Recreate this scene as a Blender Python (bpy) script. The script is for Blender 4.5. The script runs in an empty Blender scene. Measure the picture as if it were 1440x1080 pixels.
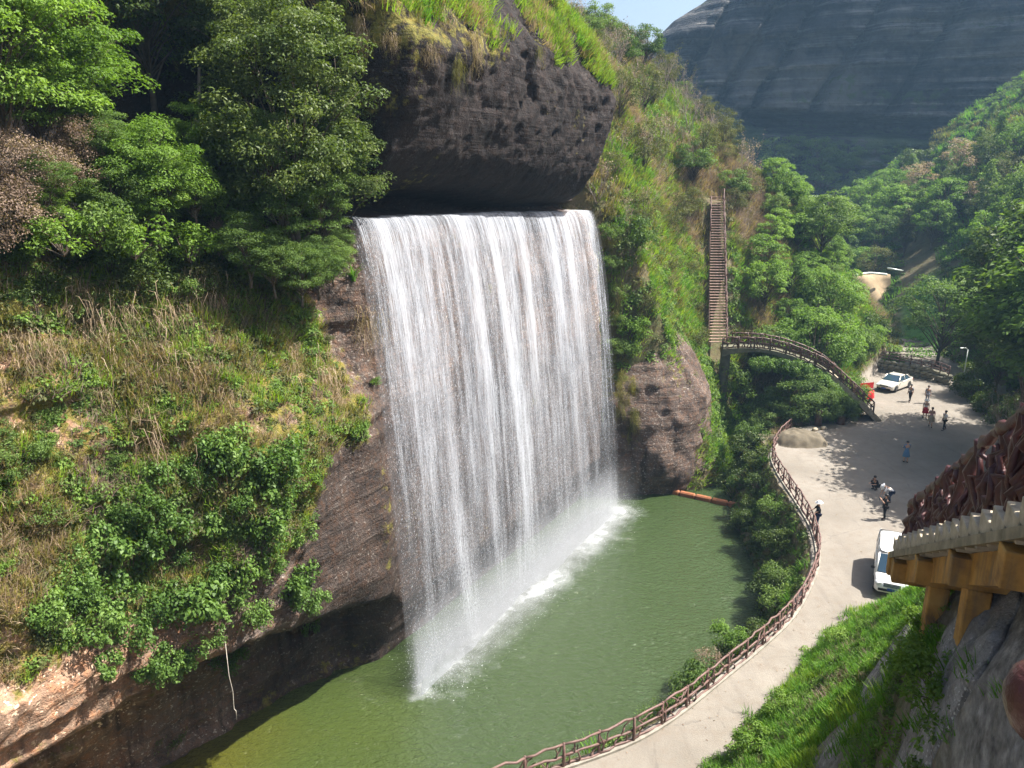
import bpy, bmesh, math, random
import numpy as np
from mathutils import Vector, Matrix, Euler

# ------------------------------------------------------------------ camera, sky, sun, exposure
SC = bpy.context.scene
COL = SC.collection
R = math.radians
CAM_H, PITCH, FOC = 21.0, R(15.2), 1088.0
cam_d = bpy.data.cameras.new('camera')
cam = bpy.data.objects.new('camera', cam_d); COL.objects.link(cam)
cam.location = (0, 0, CAM_H); cam.rotation_euler = (R(90) - PITCH, 0, 0)
cam_d.sensor_width = 36.0; cam_d.lens = 36.0 * FOC / 1440.0
cam_d.clip_start = 0.1; cam_d.clip_end = 3000
SC.camera = cam
SUN_EL, SUN_AZ = R(55), R(4)            # azimuth measured from +X towards +Y
W = bpy.data.worlds.new('World'); SC.world = W; W.use_nodes = True
nt = W.node_tree; nt.nodes.clear()
sky = nt.nodes.new('ShaderNodeTexSky'); sky.sky_type = 'NISHITA'; sky.sun_disc = False
sky.sun_elevation = SUN_EL; sky.sun_rotation = R(90) - SUN_AZ
sky.air_density = 1.0; sky.dust_density = 4.0; sky.ozone_density = 1.0
bg = nt.nodes.new('ShaderNodeBackground'); bg.inputs['Strength'].default_value = 0.085
wo = nt.nodes.new('ShaderNodeOutputWorld')
nt.links.new(sky.outputs[0], bg.inputs[0]); nt.links.new(bg.outputs[0], wo.inputs[0])
sd = bpy.data.lights.new('sun', 'SUN'); sd.energy = 5.0; sd.angle = R(0.5); sd.color = (1.0, 0.955, 0.88)
sun = bpy.data.objects.new('sun', sd); COL.objects.link(sun)
SUNV = Vector((math.cos(SUN_EL) * math.cos(SUN_AZ), math.cos(SUN_EL) * math.sin(SUN_AZ), math.sin(SUN_EL)))
sun.rotation_euler = SUNV.to_track_quat('Z', 'Y').to_euler(); sun.location = (40, 20, 80)
SC.view_settings.view_transform = 'Standard'; SC.view_settings.look = 'None'
SC.view_settings.exposure = 1.5; SC.view_settings.gamma = 1.0
SC.view_settings.use_curve_mapping = False
SC.render.engine = 'CYCLES'
SC.cycles.use_denoising = True
SC.cycles.max_bounces = 8; SC.cycles.diffuse_bounces = 3; SC.cycles.glossy_bounces = 2
SC.cycles.transmission_bounces = 3; SC.cycles.transparent_max_bounces = 12; SC.cycles.volume_bounces = 0
SC.cycles.use_adaptive_sampling = True; SC.cycles.adaptive_threshold = 0.02

rng = random.Random(7)
NR = np.random.default_rng(11)

# ------------------------------------------------------------------ maths helpers
def ray(u, v):
    a = (u - 720) / FOC; b = -(v - 540) / FOC
    c, s = math.cos(PITCH), math.sin(PITCH)
    return a, c + b * s, -s + b * c
def on_level(u, v, z=0.0):
    x, y, w = ray(u, v); t = (z - CAM_H) / w
    return Vector((x * t, y * t, z))
def at_y(u, v, y0):
    x, y, w = ray(u, v); t = y0 / y
    return Vector((x * t, y0, CAM_H + w * t))
def project(P):
    P = np.asarray(P, float); c, s = math.cos(PITCH), math.sin(PITCH)
    dz = P[..., 2] - CAM_H
    d = P[..., 1] * c - dz * s; up = P[..., 1] * s + dz * c
    d = np.where(d < 0.2, 0.2, d)
    return 720 + FOC * P[..., 0] / d, 540 - FOC * up / d, d
def in_view(P, m=130):
    u, v, d = project(P)
    return (u > -m) & (u < 1440 + m) & (v > -m) & (v < 1080 + m) & (d > 0.5)

def _hash(ix, iy, iz):
    h = (ix.astype(np.int64) * 374761393 + iy.astype(np.int64) * 668265263 + iz.astype(np.int64) * 2147483647 % 1274126177) & 0xffffffff
    h = ((h ^ (h >> 13)) * 1274126177) & 0xffffffff
    return ((h ^ (h >> 16)) & 0xffff) / 65535.0
def vnoise(x, y, z=0.0):
    x, y, z = np.broadcast_arrays(np.asarray(x, float), np.asarray(y, float), np.asarray(z, float))
    ix, iy, iz = np.floor(x), np.floor(y), np.floor(z)
    fx, fy, fz = x - ix, y - iy, z - iz
    fx, fy, fz = [t * t * (3 - 2 * t) for t in (fx, fy, fz)]
    r = 0
    for dx in (0, 1):
        for dy in (0, 1):
            for dz in (0, 1):
                w = (fx if dx else 1 - fx) * (fy if dy else 1 - fy) * (fz if dz else 1 - fz)
                r = r + w * _hash(ix + dx, iy + dy, iz + dz)
    return r * 2 - 1
def fbm(x, y, z=0.0, octv=4):
    r, a = 0, 1.0; n = 0
    x, y, z = np.asarray(x, float), np.asarray(y, float), np.asarray(z, float)
    for i in range(octv):
        r = r + a * vnoise(x + 17.3 * i, y - 9.1 * i, z + 5.7 * i); n += a; a *= 0.5
        x, y, z = x * 2.03, y * 2.03, z * 2.03
    return r / n
def sstep(a, b, x):
    t = np.clip((np.asarray(x, float) - a) / (b - a), 0, 1); return t * t * (3 - 2 * t)
def seg_dist(x, y, pts):
    """signed distance to an open polyline: positive to the right of its direction; also arc position"""
    x = np.asarray(x, float); y = np.asarray(y, float)
    best = np.full(np.broadcast(x, y).shape, 1e9); sg = np.zeros_like(best); arc = np.zeros_like(best); acc = 0.0
    for (ax, ay), (bx, by) in zip(pts[:-1], pts[1:]):
        dx, dy = bx - ax, by - ay; L = math.hypot(dx, dy)
        t = np.clip(((x - ax) * dx + (y - ay) * dy) / (L * L), 0, 1)
        ex, ey = x - ax - t * dx, y - ay - t * dy
        dd = np.hypot(ex, ey); cr = ex * dy - ey * dx
        m = dd < best - 1e-9
        best = np.where(m, dd, best); sg = np.where(m, np.where(cr >= 0, 1.0, -1.0), sg); arc = np.where(m, acc + t * L, arc)
        acc += L
    return best * sg, arc
def smooth_path(pts, n=8):
    P = [Vector(p) for p in pts]; out = []
    for i in range(len(P) - 1):
        p0 = P[max(i - 1, 0)]; p1 = P[i]; p2 = P[i + 1]; p3 = P[min(i + 2, len(P) - 1)]
        for k in range(n):
            t = k / n
            out.append(0.5 * ((2 * p1) + (p2 - p0) * t + (2 * p0 - 5 * p1 + 4 * p2 - p3) * t * t + (3 * p1 - p0 - 3 * p2 + p3) * t ** 3))
    out.append(P[-1]); return out
def resample(path, step):
    P = [Vector(p) for p in path]; out = [P[0].copy()]; need = step
    for a, b in zip(P[:-1], P[1:]):
        L = (b - a).length; pos = 0.0
        while L - pos >= need:
            pos += need; out.append(a.lerp(b, pos / L)); need = step
        need -= (L - pos)
    return out

# ------------------------------------------------------------------ object helpers
def tag(o, label=None, cat=None, group=None, kind=None):
    if label: o['label'] = label
    if cat: o['category'] = cat
    if group: o['group'] = group
    if kind: o['kind'] = kind
    return o
def empty(name, loc=(0, 0, 0), rz=0.0, label=None, cat=None, group=None):
    o = bpy.data.objects.new(name, None); COL.objects.link(o)
    o.location = loc; o.rotation_euler = (0, 0, rz); o.empty_display_size = 0.2
    return tag(o, label, cat, group)
def link(name, me, parent=None, loc=None):
    o = bpy.data.objects.new(name, me); COL.objects.link(o)
    if parent is not None: o.parent = parent
    if loc is not None: o.location = loc
    return o
def copy_tree(o, parent=None):
    c = o.copy(); COL.objects.link(c); c.parent = parent
    for ch in list(o.children): copy_tree(ch, c)
    return c
def quad_mesh(name, V, Q, mats, smooth=False, attrs=None, midx=None, tri=False):
    V = np.ascontiguousarray(V, dtype=np.float32); Q = np.ascontiguousarray(Q, dtype=np.int32)
    k = Q.shape[1]; me = bpy.data.meshes.new(name)
    me.vertices.add(len(V)); me.vertices.foreach_set('co', V.ravel())
    me.loops.add(Q.size); me.loops.foreach_set('vertex_index', Q.ravel())
    me.polygons.add(len(Q)); me.polygons.foreach_set('loop_start', np.arange(0, Q.size, k, dtype=np.int32))
    me.polygons.foreach_set('loop_total', np.full(len(Q), k, dtype=np.int32))
    if midx is not None: me.polygons.foreach_set('material_index', np.asarray(midx, dtype=np.int32))
    me.update(calc_edges=True)
    if smooth: me.polygons.foreach_set('use_smooth', np.ones(len(Q), dtype=bool))
    for m in (mats if isinstance(mats, (list, tuple)) else [mats]): me.materials.append(m)
    for nm, (dom, arr) in (attrs or {}).items():
        a = me.attributes.new(nm, 'FLOAT', dom); a.data.foreach_set('value', np.ascontiguousarray(arr, dtype=np.float32).ravel())
    return me
def grid_quads(nu, nv):
    i = np.arange(nu - 1)[:, None]; j = np.arange(nv - 1)[None, :]
    a = (i * nv + j).ravel()
    return np.stack([a, a + nv, a + nv + 1, a + 1], 1)

class MB:
    """collects boxes, tubes, lofts and polygons of one part and links them as one mesh object"""
    def __init__(s): s.v = []; s.f = []; s.mi = []; s.sm = []
    def add(s, V, F, mi=0, smooth=False):
        o = len(s.v); s.v += [tuple(p) for p in V]
        for f in F: s.f.append([i + o for i in f]); s.mi.append(mi); s.sm.append(smooth)
        return s
    def box(s, c, d, M=None, bevel=0.0, mi=0):
        x, y, z = d[0] / 2, d[1] / 2, d[2] / 2; b = min(bevel, x * .9, y * .9, z * .9)
        if b <= 0:
            V = [(-x, -y, -z), (x, -y, -z), (x, y, -z), (-x, y, -z), (-x, -y, z), (x, -y, z), (x, y, z), (-x, y, z)]
            F = [(0, 3, 2, 1), (4, 5, 6, 7), (0, 1, 5, 4), (1, 2, 6, 5), (2, 3, 7, 6), (3, 0, 4, 7)]
        else:
            bm = bmesh.new(); bmesh.ops.create_cube(bm, size=1.0)
            for v in bm.verts: v.co = Vector((v.co.x * 2 * x, v.co.y * 2 * y, v.co.z * 2 * z))
            bmesh.ops.bevel(bm, geom=list(bm.edges), offset=b, segments=1, affect='EDGES')
            bm.verts.index_update(); V = [v.co.copy() for v in bm.verts]; F = [[q.index for q in f.verts] for f in bm.faces]; bm.free()
        c = Vector(c)
        V = [((M @ Vector(p)) if M else Vector(p)) + c for p in V]
        return s.add(V, F, mi)
    def tube(s, pts, rad, n=6, cap=True, mi=0, smooth=True, wob=0.0, rr=None):
        P = [Vector(p) for p in pts]; m = len(P)
        if not hasattr(rad, '__len__'): rad = [rad] * m
        V = []; prev = None
        for i in range(m):
            t = (P[min(i + 1, m - 1)] - P[max(i - 1, 0)])
            if t.length < 1e-9: t = Vector((0, 0, 1))
            t.normalize()
            if prev is None:
                a = Vector((0, 0, 1)) if abs(t.z) < .9 else Vector((1, 0, 0)); nrm = t.cross(a).normalized()
            else:
                nrm = (prev - t * prev.dot(t)); nrm = nrm.normalized() if nrm.length > 1e-6 else t.orthogonal().normalized()
            prev = nrm; bn = t.cross(nrm)
            for k in range(n):
                an = 2 * math.pi * k / n; r = rad[i] * (1 + (wob * ((rr or rng).random() * 2 - 1) if wob else 0))
                V.append(P[i] + (nrm * math.cos(an) + bn * math.sin(an)) * r)
        F = [(i * n + k, i * n + (k + 1) % n, (i + 1) * n + (k + 1) % n, (i + 1) * n + k) for i in range(m - 1) for k in range(n)]
        if cap: F += [tuple(range(n - 1, -1, -1)), tuple((m - 1) * n + k for k in range(n))]
        return s.add(V, F, mi, smooth)
    def loft(s, rings, cap=True, mi=0, smooth=True):
        n = len(rings[0]); V = [p for r in rings for p in r]; m = len(rings)
        F = [(i * n + k, i * n + (k + 1) % n, (i + 1) * n + (k + 1) % n, (i + 1) * n + k) for i in range(m - 1) for k in range(n)]
        if cap: F += [tuple(range(n - 1, -1, -1)), tuple((m - 1) * n + k for k in range(n))]
        return s.add(V, F, mi, smooth)
    def ball(s, c, r, nu=10, nv=7, mi=0):
        rx, ry, rz = (r, r, r) if not hasattr(r, '__len__') else r; c = Vector(c); rings = []
        for j in range(nv):
            ph = -math.pi / 2 + math.pi * (j + .12) / (nv - 1 + .24)
            rings.append([c + Vector((rx * math.cos(ph) * math.cos(2 * math.pi * k / nu), ry * math.cos(ph) * math.sin(2 * math.pi * k / nu), rz * math.sin(ph))) for k in range(nu)])
        return s.loft(rings, True, mi)
    def mesh(s, name, mats):
        me = bpy.data.meshes.new(name); me.from_pydata(s.v, [], s.f)
        for m in (mats if isinstance(mats, (list, tuple)) else [mats]): me.materials.append(m)
        me.polygons.foreach_set('material_index', np.array(s.mi, dtype=np.int32))
        me.polygons.foreach_set('use_smooth', np.array(s.sm, dtype=bool)); me.update(); return me
    def build(s, name, mats, parent=None, loc=None): return link(name, s.mesh(name, mats), parent, loc)

# ------------------------------------------------------------------ materials
class NT:
    def __init__(s, name):
        s.m = bpy.data.materials.new(name); s.m.use_nodes = True; s.t = s.m.node_tree; s.t.nodes.clear()
        s.out = s.n('ShaderNodeOutputMaterial')
    def n(s, typ, **kw):
        nd = s.t.nodes.new(typ)
        for k, v in kw.items(): setattr(nd, k, v)
        return nd
    def l(s, a, b): s.t.links.new(a, b)
    def val(s, sock, v):
        if hasattr(v, 'is_output') or isinstance(v, bpy.types.NodeSocket): s.l(v, sock)
        else: sock.default_value = v
    def coord(s, scale=(1, 1, 1), obj=False, loc=(0, 0, 0)):
        mp = s.n('ShaderNodeMapping'); mp.inputs['Scale'].default_value = scale; mp.inputs['Location'].default_value = loc
        if obj: s.l(s.n('ShaderNodeTexCoord').outputs['Object'], mp.inputs[0])
        else: s.l(s.n('ShaderNodeNewGeometry').outputs['Position'], mp.inputs[0])
        return mp.outputs[0]
    def noise(s, vec, scale=1.0, detail=4, rough=.55, dist=0.0):
        t = s.n('ShaderNodeTexNoise'); t.inputs['Scale'].default_value = scale; t.inputs['Detail'].default_value = detail
        t.inputs['Roughness'].default_value = rough; t.inputs['Distortion'].default_value = dist
        if vec is not None: s.l(vec, t.inputs['Vector'])
        return t.outputs['Fac']
    def vor(s, vec, scale=1.0, feature='F1'):
        t = s.n('ShaderNodeTexVoronoi', feature=feature); t.inputs['Scale'].default_value = scale
        s.l(vec, t.inputs['Vector']); return t.outputs['Distance']
    def ramp(s, fac, stops, interp='LINEAR'):
        r = s.n('ShaderNodeValToRGB'); r.color_ramp.interpolation = interp; e = r.color_ramp.elements
        while len(e) < len(stops): e.new(.5)
        for el, (p, c) in zip(e, stops):
            el.position = p; el.color = (c, c, c, 1) if not hasattr(c, '__len__') else (*c[:3], 1)
        s.val(r.inputs[0], fac); return r.outputs[0]
    def mix(s, fac, a, b, mode='MIX'):
        m = s.n('ShaderNodeMix', data_type='RGBA', blend_type=mode)
        s.val(m.inputs[0], fac)
        for sock, v in ((m.inputs[6], a), (m.inputs[7], b)):
            if isinstance(v, bpy.types.NodeSocket): s.l(v, sock)
            else: sock.default_value = (*v[:3], 1)
        return m.outputs[2]
    def math(s, op, a, b=0.0, clamp=False):
        m = s.n('ShaderNodeMath', operation=op); m.use_clamp = clamp; s.val(m.inputs[0], a); s.val(m.inputs[1], b); return m.outputs[0]
    def attr(s, nm): return s.n('ShaderNodeAttribute', attribute_name=nm).outputs['Fac']
    def bump(s, h, strength=.5, dist=.1):
        b = s.n('ShaderNodeBump'); b.inputs['Strength'].default_value = strength; b.inputs['Distance'].default_value = dist
        s.l(h, b.inputs['Height']); return b.outputs[0]
    def bsdf(s, col, rough=.8, spec=.3, normal=None, metal=0.0, coat=0.0):
        b = s.n('ShaderNodeBsdfPrincipled')
        s.val(b.inputs['Base Color'], col if isinstance(col, bpy.types.NodeSocket) else (*col[:3], 1))
        s.val(b.inputs['Roughness'], rough); b.inputs['Specular IOR Level'].default_value = spec; b.inputs['Metallic'].default_value = metal
        b.inputs['Coat Weight'].default_value = coat
        if normal is not None: s.l(normal, b.inputs['Normal'])
        return b
    def done(s, shader): s.l(shader.outputs[0], s.out.inputs['Surface']); return s.m

def simple_mat(name, col, rough=.7, spec=.3, metal=0.0, var=.25, scale=3.0, coat=0.0, bump=.15):
    k = NT(name); v = k.coord(obj=True)
    n = k.noise(v, scale, 5); c = k.ramp(n, [(.25, [x * (1 - var) for x in col]), (.75, [min(1, x * (1 + var)) for x in col])])
    nb = k.bump(k.noise(v, scale * 8, 4), bump, .02) if bump else None
    return k.done(k.bsdf(c, rough, spec, nb, metal, coat))

def leaf_mat(name, dark, mid, light, trans=.3, tint=.42, rough=.5):
    k = NT(name); var = k.attr('var')
    ob = k.n('ShaderNodeObjectInfo').outputs['Random']
    f = k.math('ADD', k.math('MULTIPLY', var, 1 - tint), k.math('MULTIPLY', ob, tint))
    c = k.ramp(f, [(.05, dark), (.5, mid), (.95, light)])
    b = k.bsdf(c, rough + .1, .2)
    tr = k.n('ShaderNodeBsdfTranslucent'); tc = k.mix(.55, c, (1.0, 1.0, .12), 'MULTIPLY')
    bt = k.mix(1.0, tc, (1.5, 1.6, 1.2), 'MULTIPLY'); k.l(bt, tr.inputs['Color'])
    ms = k.n('ShaderNodeMixShader'); ms.inputs[0].default_value = trans
    k.l(b.outputs[0], ms.inputs[1]); k.l(tr.outputs[0], ms.inputs[2])
    return k.done(ms)

def rock_mat(name, base, dark, pale, moss=(.135, .125, .025), rust=(.2, .09, .04), sc=1.0, strata=1.0):
    """danxia sandstone: warm brown, black weathering streaks running down, pale flecks, thin strata, moss where 'moss' says it grows"""
    k = NT(name); v = k.coord()
    n1 = k.noise(v, .55 * sc, 6, .6); n2 = k.noise(v, 3.2 * sc, 5, .65); n3 = k.noise(v, 13 * sc, 4, .6)
    c = k.ramp(n1, [(.3, dark), (.5, base), (.68, [x * 1.35 for x in base])])
    c = k.mix(k.ramp(n2, [(.45, 0.0), (.7, .55)]), c, rust)
    st = k.noise(k.coord((.25 * sc, .25 * sc, 4.5 * sc)), 1.0, 4, .6)
    c = k.mix(k.ramp(st, [(.34, .6 * strata), (.46, 0.0)]), c, dark)
    c = k.mix(k.ramp(st, [(.58, 0.0), (.72, .35 * strata)]), c, pale)
    sk = k.noise(k.coord((1.5 * sc, 1.5 * sc, .11 * sc)), 1.0, 5, .6, .4)
    c = k.mix(k.ramp(sk, [(.52, 0.0), (.68, .8)]), c, [x * .45 for x in dark])
    fl = k.noise(k.coord((6.5 * sc, 6.5 * sc, 8 * sc)), 1.0, 3, .55)
    c = k.mix(k.math('MULTIPLY', k.ramp(fl, [(.60, 0.0), (.66, 1.0)]), k.ramp(n1, [(.4, .15), (.6, .9)])), c, pale)
    c = k.mix(k.ramp(n3, [(.3, .4), (.5, 0.0)]), c, [x * .5 for x in dark])
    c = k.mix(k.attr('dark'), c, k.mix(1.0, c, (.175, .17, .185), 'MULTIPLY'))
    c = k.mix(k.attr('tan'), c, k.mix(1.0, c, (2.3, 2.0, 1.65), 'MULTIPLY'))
    mo = k.attr('moss'); mn = k.noise(v, 1.9 * sc, 6, .7)
    mm = k.ramp(k.math('ADD', mo, k.math('MULTIPLY', k.math('SUBTRACT', mn, .5), 1.5)), [(.42, 0.0), (.6, 1.0)])
    mc = k.ramp(k.noise(v, 4.0 * sc, 5, .7), [(.3, [x * .45 for x in moss]), (.5, moss), (.7, (moss[0] * 1.7, moss[1] * 1.35, moss[2] * 1.3))])
    c = k.mix(mm, c, mc)
    h = k.math('ADD', k.math('MULTIPLY', n2, .6), k.math('ADD', k.math('MULTIPLY', n3, .35), k.math('MULTIPLY', st, .5)))
    return k.done(k.bsdf(c, .85, .25, k.bump(h, .9, .22 / sc)))
# ------------------------------------------------------------------ large structure
M = {}
M['cliff'] = rock_mat('cliff_rock', (.112, .084, .07), (.045, .036, .032), (.42, .37, .32), strata=.55)
k = NT('far_rock'); v = k.coord()
bd = k.noise(k.coord((.018, .018, .55)), 1.0, 6, .68); b2 = k.noise(k.coord((.05, .05, 1.7)), 1.0, 4, .6); vs = k.noise(k.coord((.3, .3, .018)), 1.0, 5, .65, .3); pn = k.noise(v, .05, 5, .6); fn = k.noise(v, .45, 5, .65)
c = k.ramp(bd, [(.36, (.01, .011, .014)), (.47, (.035, .036, .04)), (.55, (.085, .083, .082)), (.64, (.27, .255, .235))])
c = k.mix(k.ramp(b2, [(.52, 0.0), (.66, .6)]), c, (.015, .016, .02))
c = k.mix(k.ramp(vs, [(.5, 0.0), (.64, .75)]), c, (.014, .015, .019))
c = k.mix(k.ramp(vs, [(.3, .5), (.42, 0.0)]), c, (.14, .135, .125))
c = k.mix(k.ramp(fn, [(.35, .6), (.5, 0.0)]), c, (.012, .013, .015))
c = k.mix(k.ramp(pn, [(.5, 0.0), (.62, .55)]), c, (.2, .185, .165)); c = k.mix(k.ramp(pn, [(.34, .8), (.46, 0.0)]), c, (.02, .021, .025))
mo = k.ramp(k.math('ADD', k.attr('moss'), k.math('MULTIPLY', k.math('SUBTRACT', fn, .5), 1.6)), [(.45, 0.0), (.6, .9)])
c = k.mix(mo, c, k.ramp(pn, [(.35, (.03, .055, .02)), (.65, (.07, .1, .035))]))
M['tan_rock'] = k.done(k.bsdf(c, .9, .2, k.bump(k.math('ADD', bd, fn), 1.0, 2.0)))

C0 = np.array([-5.6, 34.3]); DV = np.array([.508, .861]); NV = np.array([.861, -.508])
LIP_Z, WATER_Z = 18.5, -4.0
def edge_z(s): return np.interp(s, [-34, -19, -16, -11, -5.4, .4, 3, 25], [3.9, 3.9, 3.7, 3.5, 2.2, 0.5, -1.0, -2.0])
KL = [(-7, -5.5), (0, None), (6, .35), (9, .05), (12, -1.0), (14.5, -2.0), (17, -3.3), (18.5, -5.2), (19.6, -8.5), (21, -10.5), (23.5, -10.5), (26, -10.5), (28.5, -8.5), (31, -6), (35, -6), (40, -9), (50, -18)]
KF = [(-7, -3.2), (-3, -1.8), (0, -.35), (5, -.25), (10, -.65), (15, -1.15), (18, -2.0), (18.4, -2.3), (18.55, -5.0), (18.9, -4.6), (19.2, -2.6), (19.7, -1.4), (20.5, -.5), (21.5, .15), (23, .75), (24.6, 1.1), (26, 1.15), (27.5, .8), (29.5, -.5), (32, -2.6), (36, -7), (40, -11.5), (50, -23)]
def cliff_off(s, z, detail=True):
    s = np.asarray(s, float); z = np.asarray(z, float)
    e = edge_z(s)
    # left profile, with the undercut following the edge line
    zl = [k[0] for k in KL if k[1] is not None][1:]; ol = [k[1] for k in KL if k[1] is not None][1:]
    left = np.interp(z, zl, ol)
    rel = z - e
    under = np.interp(rel, [-6, -2.0, -.75, -.3, -.08, .3, 1.6, 3.0], [-6.6, -5.8, -5.0, -3.4, -.7, -.15, .3, .35])
    under = np.where(rel < -.08, under * np.interp(s, [-16, -11, -5, 0], [1.0, .85, .7, .5]), under)
    left = np.where(z < 5.0, np.where(rel < 3.0, under, .35), left)
    tilt = (.5 - 1.2 * sstep(6, 19, s)) * sstep(18.7, 19.8, z) * sstep(28, 24, z)
    zf = z - tilt - .6 * np.clip(1 - s / 24.5, 0, 1) * sstep(14, 17, z) * sstep(22, 20, z)
    fall = np.interp(zf, [k[0] for k in KF], [k[1] for k in KF])
    w = sstep(-1.6, 1.0, s)
    # the boulder over the fall starts a little further left than the water
    wt = sstep(-3.2, .8, s)
    ww = np.where(z > 19.5, wt, w)
    o = left * (1 - ww) + fall * ww
    s0 = np.interp(z, [18.5, 21, 25.5, 34], [19.3, 20.4, 21.4, 19.0]); ez = np.clip((s - s0) / 4.2, 0, 1)
    rnd = 7.5 * (1 - np.sqrt(np.maximum(1 - ez * ez, 0))) + 1.8 * np.maximum(s - 25.5, 0)
    o = o - 1.3 * np.maximum(s - 24.9, 0) * sstep(19, 18, z)
    o = o - rnd * sstep(18.6, 20.5, z)
    if detail:
        x = C0[0] + s * DV[0]; y = C0[1] + s * DV[1]
        wet = 1 - .75 * sstep(-.5, 1.5, s) * sstep(26, 24, s) * sstep(19, 18, z)
        hole = np.clip(1 - .72 * sstep(18.6, 19.5, z) * sstep(26, 23, z), .2, 1)
        slab = 1 - .72 * sstep(-6.5, -4.5, s) * sstep(10, 8.5, z) * sstep(-1, 0, z)
        wet = wet * slab
        lump = sstep(5, 9, z) * sstep(18, 15, z) * sstep(1, -3, s)
        o = o + wet * hole * ((.55 + .9 * lump) * fbm(x * .22, y * .22, z * .2, 3) + .42 * fbm(x * .8, y * .8, z * .8, 4))
        st = fbm(x * .12 + 3, y * .12, z * 1.5, 3)
        o = o + hole * wet * (.14 - .08 * sstep(19, 20, z)) * np.tanh(st * 4) + .55 * hole * wet * np.abs(fbm(x * .5 + 7, y * .5, z * .42, 4)) 
        o = o + wet * .13 * fbm(x * 2.7, y * 2.7, z * 4.2, 4)
        # honeycomb weathering on the lit belly of the boulder
        pit = vnoise(x * 2.4, y * 2.4, z * 1.9)
        o = o - .3 * np.maximum(pit - .1, 0) * sstep(22, 23.5, z) * sstep(28.5, 27, z) * sstep(2, 6, s)
    return o
def cliff_pt(s, z, lift=0.0):
    o = cliff_off(s, z) + lift
    return np.stack([C0[0] + s * DV[0] + o * NV[0], C0[1] + s * DV[1] + o * NV[1], np.asarray(z, float) + 0 * o], -1)
def moss_cliff(s, z):
    x = C0[0] + s * DV[0]
    n = fbm(s * .22, z * .25, 4.0, 3)
    a = .72 * sstep(.5, -2.5, s) * sstep(5.2, 7.5, z - 3.0 * sstep(-6.5, -4.5, s)) * sstep(19.5, 17, z)
    a = np.maximum(a, .5 * sstep(-8.5, -11.5, s) * sstep(6.5, 9.5, z) * sstep(19.5, 17, z))
    a = np.maximum(a, .45 * sstep(24.5, 27, z) * sstep(11, 7, s))
    a = np.maximum(a, .7 * sstep(27, 29, z) * sstep(20.6, 21.6, s))
    a = np.maximum(a, .35 * sstep(1.2, 0, np.abs(s + .9)) * sstep(11, 8, z) * sstep(-1, 1, z))
    a = np.maximum(a, .75 * sstep(24.4, 25.2, s) * sstep(-1, 2, z) * sstep(19.5, 18, z))
    a = np.maximum(a, .12 + 0 * s)
    return np.clip(a + .45 * n, 0, 1)
ss = np.linspace(-34, 30, 420); zz = np.linspace(-7, 46, 350)
S_, Z_ = np.meshgrid(ss, zz, indexing='ij')
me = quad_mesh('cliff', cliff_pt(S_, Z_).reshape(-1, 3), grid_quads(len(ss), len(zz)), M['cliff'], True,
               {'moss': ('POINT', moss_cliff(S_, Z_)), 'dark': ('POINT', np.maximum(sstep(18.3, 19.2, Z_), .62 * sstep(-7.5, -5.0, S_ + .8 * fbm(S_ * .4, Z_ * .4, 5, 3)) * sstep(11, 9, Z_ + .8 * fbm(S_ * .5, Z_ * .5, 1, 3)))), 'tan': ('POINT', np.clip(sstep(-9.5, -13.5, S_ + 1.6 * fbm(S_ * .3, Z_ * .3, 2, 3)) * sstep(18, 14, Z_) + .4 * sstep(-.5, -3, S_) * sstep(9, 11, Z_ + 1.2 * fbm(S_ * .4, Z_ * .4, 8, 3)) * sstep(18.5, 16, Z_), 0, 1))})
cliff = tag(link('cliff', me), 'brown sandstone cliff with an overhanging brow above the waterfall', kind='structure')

# rock nose to the right of the fall
NOSE = [(5.2, 58.2), (8.2, 57.2), (12.3, 57.3), (15.8, 59.0), (17.3, 62.3), (17.8, 67), (17.8, 72)]
nose = smooth_path([Vector((x, y, 0)) for x, y in NOSE], 14)
nb = np.array([(p.x, p.y) for p in nose])
tn = np.gradient(nb, axis=0); tn /= np.linalg.norm(tn, axis=1)[:, None]
nn = np.stack([tn[:, 1], -tn[:, 0]], 1)
zz = np.linspace(-7, 10, 100)
I_, Z_ = np.meshgrid(np.arange(len(nb)), zz, indexing='ij')
bx, by = nb[I_, 0], nb[I_, 1]
bul = -.14 * (Z_ + 4) - .05 * np.maximum(Z_ - 2, 0) ** 2 + .7 * np.exp(-((Z_ + 1) / 2.6) ** 2) * fbm(bx * .35, by * .35, 2) - .9 * sstep(-2.2, -4.5, Z_)
bul = bul + .7 * fbm(bx * .35, by * .35, Z_ * .3, 3) + .3 * fbm(bx * 1.3, by * 1.3, Z_ * 1.1, 4) + .05 * np.tanh(4 * fbm(bx * .2, by * .2, Z_ * 1.6, 3))
V = np.stack([bx + bul * nn[I_, 0], by + bul * nn[I_, 1], Z_], -1)
me = quad_mesh('rock_face', V.reshape(-1, 3), grid_quads(len(nb), len(zz)), M['cliff'], True,
               {'dark': ('POINT', np.full_like(Z_, .12)), 'moss': ('POINT', np.clip(.15 + .3 * sstep(4, 9, Z_) + .35 * sstep(12, 6.5, bx) * sstep(-2, 3, Z_) + .4 * fbm(bx * .4, by * .4, Z_ * .4, 3), 0, 1))})
tag(link('rock_face', me), 'rounded brown rock face just to the right of the waterfall', kind='structure')

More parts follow.
